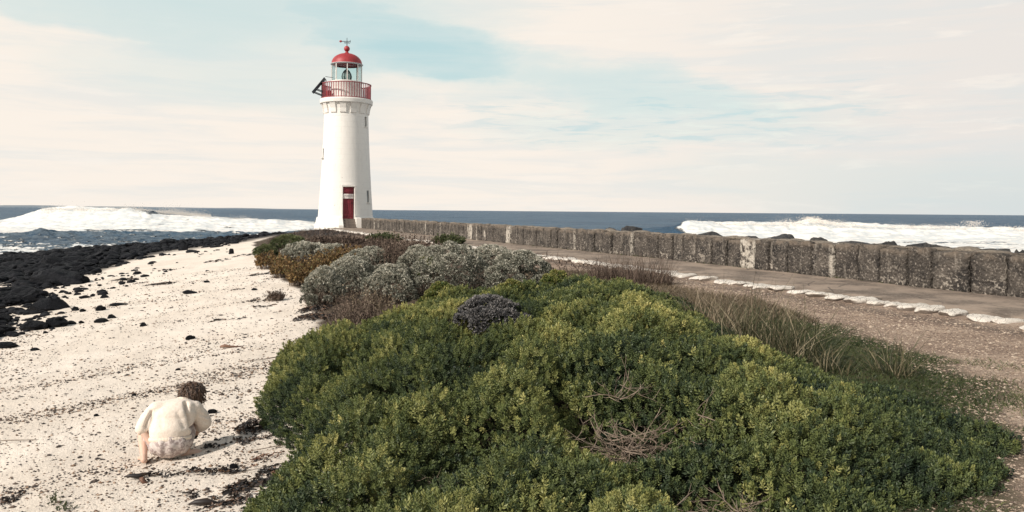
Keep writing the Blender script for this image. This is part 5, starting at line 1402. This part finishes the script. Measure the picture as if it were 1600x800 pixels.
V3 = Vector
shL, shR = V3((-.082, .125, .325)), V3((.160, .14, .310))
elL, elR = V3((-.182, .070, .220)), V3((.222, .170, .200))
wrL, wrR = V3((-.112, .015, .115)), V3((.185, .245, .115))
hipL, hipR = V3((-.065, .035, .105)), V3((.075, .045, .110))
knL, knR = V3((-.175, .235, .215)), V3((.150, .270, .200))
anL, anR = V3((-.160, .015, .048)), V3((.105, .055, .048))
look = V3((.45, .80, -.45)).normalized(); up_ = V3((.30, .36, .88)).normalized(); sd = look.cross(up_).normalized(); up_ = sd.cross(look).normalized()
head = [[(HC, .068)], [(HC - look * .012 + up_ * .012, .066)], [(HC + look * .022 - up_ * .022, .056)], [(HC + look * .032 - up_ * .046, .036)],      # skull, face, jaw
        [(HC + look * .058 - up_ * .052, .014)],                                                       # chin
        [(HC + look * .070 - up_ * .008, .0085), (HC + look * .078 - up_ * .022, .0105)],                # nose
        [(HC + look * .068 - up_ * .036 + sd * .010, .006), (HC + look * .068 - up_ * .036 - sd * .010, .006)],   # lips
        [(HC + look * .058 - up_ * .022 + sd * .026, .019)], [(HC + look * .058 - up_ * .022 - sd * .026, .019)],   # cheeks
        [(HC + look * .060 + up_ * .014 + sd * .026, .010), (HC + look * .062 + up_ * .014 - sd * .026, .010)]]     # brow
for s_ in (-1, 1):      # ears
    e0 = HC + sd * s_ * .068 - up_ * .010
    head += [[(e0 + up_ * .012, .0065), (e0 + up_ * .014 - look * .010, .0065), (e0 - look * .012, .006), (e0 - up_ * .012, .0065)]]
neck = [[(V3((.075, .155, .335)), .040), (HC - look * .015 - up_ * .045, .036)]]
trunk = [[(V3((.005, .045, .125)), .092), (V3((.020, .090, .205)), .080), (V3((.045, .130, .285)), .070)], [(shL, .030), (V3((.05, .14, .320)), .038), (shR, .030)]]
arms = [[(shL, .034), (elL, .027), (wrL, .0165)], [(shR, .034), (elR, .027), (wrR, .0165)]]
hands = hand(wrL, V3((.18, -.10, -1)), V3((.85, .25, .1)), .45, down=V3((0, 1, 0))) + hand(wrR, V3((-.50, .25, -.62)), V3((-.6, -.5, .3)), 1.0, down=V3((-1, .2, -.3)))
def foot(an, toe_dir, L=.118):
    t = toe_dir.normalized(); s2 = t.cross(V3((0, 0, 1))).normalized(); g0 = -an.z
    ch = [[(an, .0235), (an - t * .016 + V3((0, 0, g0 + .022)), .0225)],
          [(an + V3((0, 0, g0 + .024)), .0225), (an + t * L * .45 + V3((0, 0, g0 + .022)), .0215), (an + t * L * .62 + V3((0, 0, g0 + .015)), .0165)],
          [(an + t * L * .55 + s2 * .014 + V3((0, 0, g0 + .014)), .0140), (an + t * L * .55 - s2 * .014 + V3((0, 0, g0 + .014)), .0140)]]
    for k, o_ in enumerate((-.022, -.011, -.001, .009, .018)):
        b0 = an + t * L * .60 + s2 * o_ * .95 + V3((0, 0, g0 + .011)); l = L * (.20 - .018 * k)
        ch.append([(b0, .0085 if k == 0 else .0068), (b0 + t * l, .0085 if k == 0 else .0062)])
    return ch
legs = [[(hipL, .058), (knL, .038)], [(knL + V3((0, .005, 0)), .036), (V3((-.168, .145, .125)), .036), (anL, .0225)],
        [(hipR, .058), (knR, .038)], [(knR, .036), (V3((.120, .175, .115)), .037), (anR, .0225)]]
feet = foot(anL, V3((-.15, .95, 0))) + foot(anR, V3((.97, .22, 0)), .150)
body = organic('body', head + neck + trunk + arms + hands + legs + feet, M_SKIN, .0042, 3)
# eyes
for s_ in (-1, 1):
    bm = bmesh.new(); bmesh.ops.create_uvsphere(bm, u_segments=12, v_segments=8, radius=.0085, matrix=Matrix.Translation(HC + look * .0635 - up_ * .002 + sd * s_ * .024)); bm_obj('eye', bm, simple('eye', (.6, .56, .52), (.5, .45, .42), 3, .2), child, True)
# ---- shorts
organic('shorts', [[(V3((.004, .030, .108)), (.140, .112, .094))], [(V3((.005, .055, .150)), (.118, .095, .07))], [(hipL, .074), (hipL.lerp(knL, .42), .066)], [(hipR, .074), (hipR.lerp(knR, .42), .066)]],
        M_PAT, .006, 5, lambda P: .006 * fbm(P[:, 0] * 16, P[:, 1] * 16, P[:, 2] * 9, 3) + .003 * np.sin(P[:, 0] * 95 + 3 * fbm(P[:, 0] * 8, P[:, 1] * 8, P[:, 2] * 8, 2)))
# ---- jumper: body and puffed sleeves
def folds(P):
    w = .005 * fbm(P[:, 0] * 9, P[:, 1] * 9, P[:, 2] * 12, 3)
    for (c, dirn, wd, dp) in ((V3((.148, .050, .250)), V3((.15, .1, -1)), .022, .010), (V3((-.118, .06, .27)), V3((-.25, .1, -1)), .015, .022), (V3((.02, .03, .21)), V3((.5, .1, 1)), .018, .006), (V3((-.02, .05, .25)), V3((-.4, .1, 1)), .022, .005)):
        q = P - np.array(c); d = np.array(dirn.normalized()); t = q @ d; r = np.linalg.norm(q - t[:, None] * d, axis=1)
        w -= dp * np.exp(-(r / wd) ** 2) * np.exp(-(t / .07) ** 2)
    v = .94 * P[:, 2] + .34 * P[:, 1]
    for pts, wd, dp in ((((.100, .372), (.105, .330), (.125, .275), (.140, .200)), .012, .036), (((-.118, .335), (-.135, .285), (-.150, .235)), .010, .020), (((.05, .30), (.075, .24), (.09, .205)), .016, .006), (((-.06, .285), (-.05, .22)), .018, .005), (((.20, .29), (.235, .275)), .010, .008), (((.205, .25), (.245, .235)), .010, .008)):
        dm = np.full(len(P), 9.0)
        for (xa, va), (xb, vb) in zip(pts, pts[1:]):
            ex, ev = xb - xa, vb - va; t = np.clip(((P[:, 0] - xa) * ex + (v - va) * ev) / (ex * ex + ev * ev), 0, 1)
            dm = np.minimum(dm, np.hypot(P[:, 0] - xa - t * ex, v - va - t * ev))
        w -= dp * np.exp(-(dm / wd) ** 2) * (P[:, 1] < .17)
    return w
slL = elL.lerp(wrL, .16); slR = elR.lerp(wrR, .62)
def loft(st, n=7):
    o_ = []
    for (c0, r0), (c1, r1) in zip(st, st[1:]):
        for k in range(n):
            t = k / n; o_.append([(V3(c0).lerp(V3(c1), t), tuple(a * (1 - t) + b * t for a, b in zip(r0, r1)))])
    return o_
J = loft([((.004, .043, .168), (.132, .096, .042)), ((.008, .052, .200), (.143, .102, .055)), ((.020, .080, .250), (.145, .100, .060)), ((.036, .110, .300), (.138, .090, .050)), ((.055, .135, .330), (.110, .070, .040)), ((.085, .155, .352), (.060, .050, .032))])
J += [[(V3((.004, .045, .175)), (.136, .098, .050))], [(V3((.012, .060, .215)), (.140, .098, .072))], [(V3((.026, .095, .280)), (.146, .098, .085))], [(V3((.045, .125, .325)), (.132, .085, .062))],
     [(V3((.090, .160, .350)), (.062, .056, .040))],
     [(V3((.05, .14, .335)), .058), (shL, .060)], [(V3((.07, .145, .330)), .056), (shR, .056)],
     [(shL + V3((-.005, 0, -.004)), .060), (shL.lerp(elL, .55), .058), (elL + V3((.008, 0, .0)), .046), (slL, .032)],
     [(shR, .052), (shR.lerp(elR, .5), .058), (elR, .056), (elR.lerp(wrR, .30), .050), (slR, .030)]]
jumper = organic('jumper', J, M_FLEECE, .0055, 11, lambda P: folds(P))
jumper['label'] = 'cream fleece jumper with loose sleeves'
# ribbed hem band around the back, cuffs
def band(name, c, rx, ry, r, tilt, mat, n=40, parent=child):
    bm = bmesh.new(); pts = []
    for k in range(n + 1):
        a = 2 * math.pi * k / n; v = V3((math.cos(a) * rx, math.sin(a) * ry, 0)); v = tilt.to_matrix() @ v; pts.append(c + v)
    tube(bm, pts, r, 8, False)
    for v in bm.verts:
        q = tilt.to_matrix().inverted() @ (v.co - c); q.z *= 1.35; v.co = c + tilt.to_matrix() @ q
    return bm_obj(name, bm, mat, parent, True)
band('hem_band', V3((.002, .043, .143)), .130, .097, .012, Euler((R(-6), R(2), 0)), M_RIB, parent=jumper)
dl_c = (wrL - elL).normalized(); dr_c = (wrR - elR).normalized()
band('cuff', slL, .026, .026, .0085, dl_c.to_track_quat('Z', 'Y').to_euler(), M_RIB, 20, jumper)
band('cuff', slR, .026, .026, .0085, dr_c.to_track_quat('Z', 'Y').to_euler(), M_RIB, 20, jumper)
band('collar', V3((.088, .165, .362)), .040, .036, .009, Euler((R(-32), R(22), 0)), M_RIB, 24, jumper)
# ---- hair: cap of short wavy locks, pushed over the nape
cap = organic('hair', [[(HC - look * .010 + up_ * .016, .080)], [(HC - look * .026 - up_ * .010, .066)], [(HC + look * .012 + up_ * .030, .066)], [(HC - look * .036 - up_ * .030, .045)],
                       [(HC + sd * .045 - up_ * .012 - look * .006, .040)], [(HC - sd * .045 - up_ * .012 - look * .006, .040)]], M_HAIR, .005, 3,
              lambda P: .006 * fbm(P[:, 0] * 30, P[:, 1] * 30, P[:, 2] * 30, 3))
rgc = np.random.default_rng(3); bm = bmesh.new()
for i in range(900):
    v = V3(rgc.normal(size=3)).normalized()
    if v.dot(look) > .35 or v.dot(up_) < -.75: continue
    root_p = HC - look * .010 + up_ * .010 + v * .077
    crown = (HC + up_ * .08 - look * .035); flow = (root_p - crown); flow = (flow - v * flow.dot(v)); flow = flow.normalized() if flow.length > 1e-4 else sd
    pts = [root_p]; d = (flow + V3(rgc.normal(0, .30, 3))).normalized()
    for k in range(4):
        d = (d * 1.0 + V3((0, 0, -.22)) + V3(rgc.normal(0, .42, 3)) + v * .12 - (v * .25 if k > 1 else v * 0)).normalized()
        q = pts[-1] + d * rgc.uniform(.009, .014); o_ = q - HC
        if o_.length < .084: q = HC + o_.normalized() * rgc.uniform(.084, .096)
        pts.append(q)
    tube(bm, pts, [.0042, .0040, .0032, .0022, .0007], 4, False)
bm_obj('lock', bm, M_HAIR, cap, True)['kind'] = 'stuff'
child.scale = (s_c,) * 3
child.rotation_euler.z = math.atan2(-CH.x, CH.y)
child.location.z -= .004
# the dark stone in the right hand
o = put_rock('held_stone', bas[2], CH + Matrix.Rotation(math.atan2(-CH.x, CH.y), 3, 'Z') @ Vector(wrR + V3((-.022, .0, -.040))) * s_c, (.026 * s_c, .020 * s_c, .017 * s_c), 'small dark stone held in the right hand of the child', 'stone')
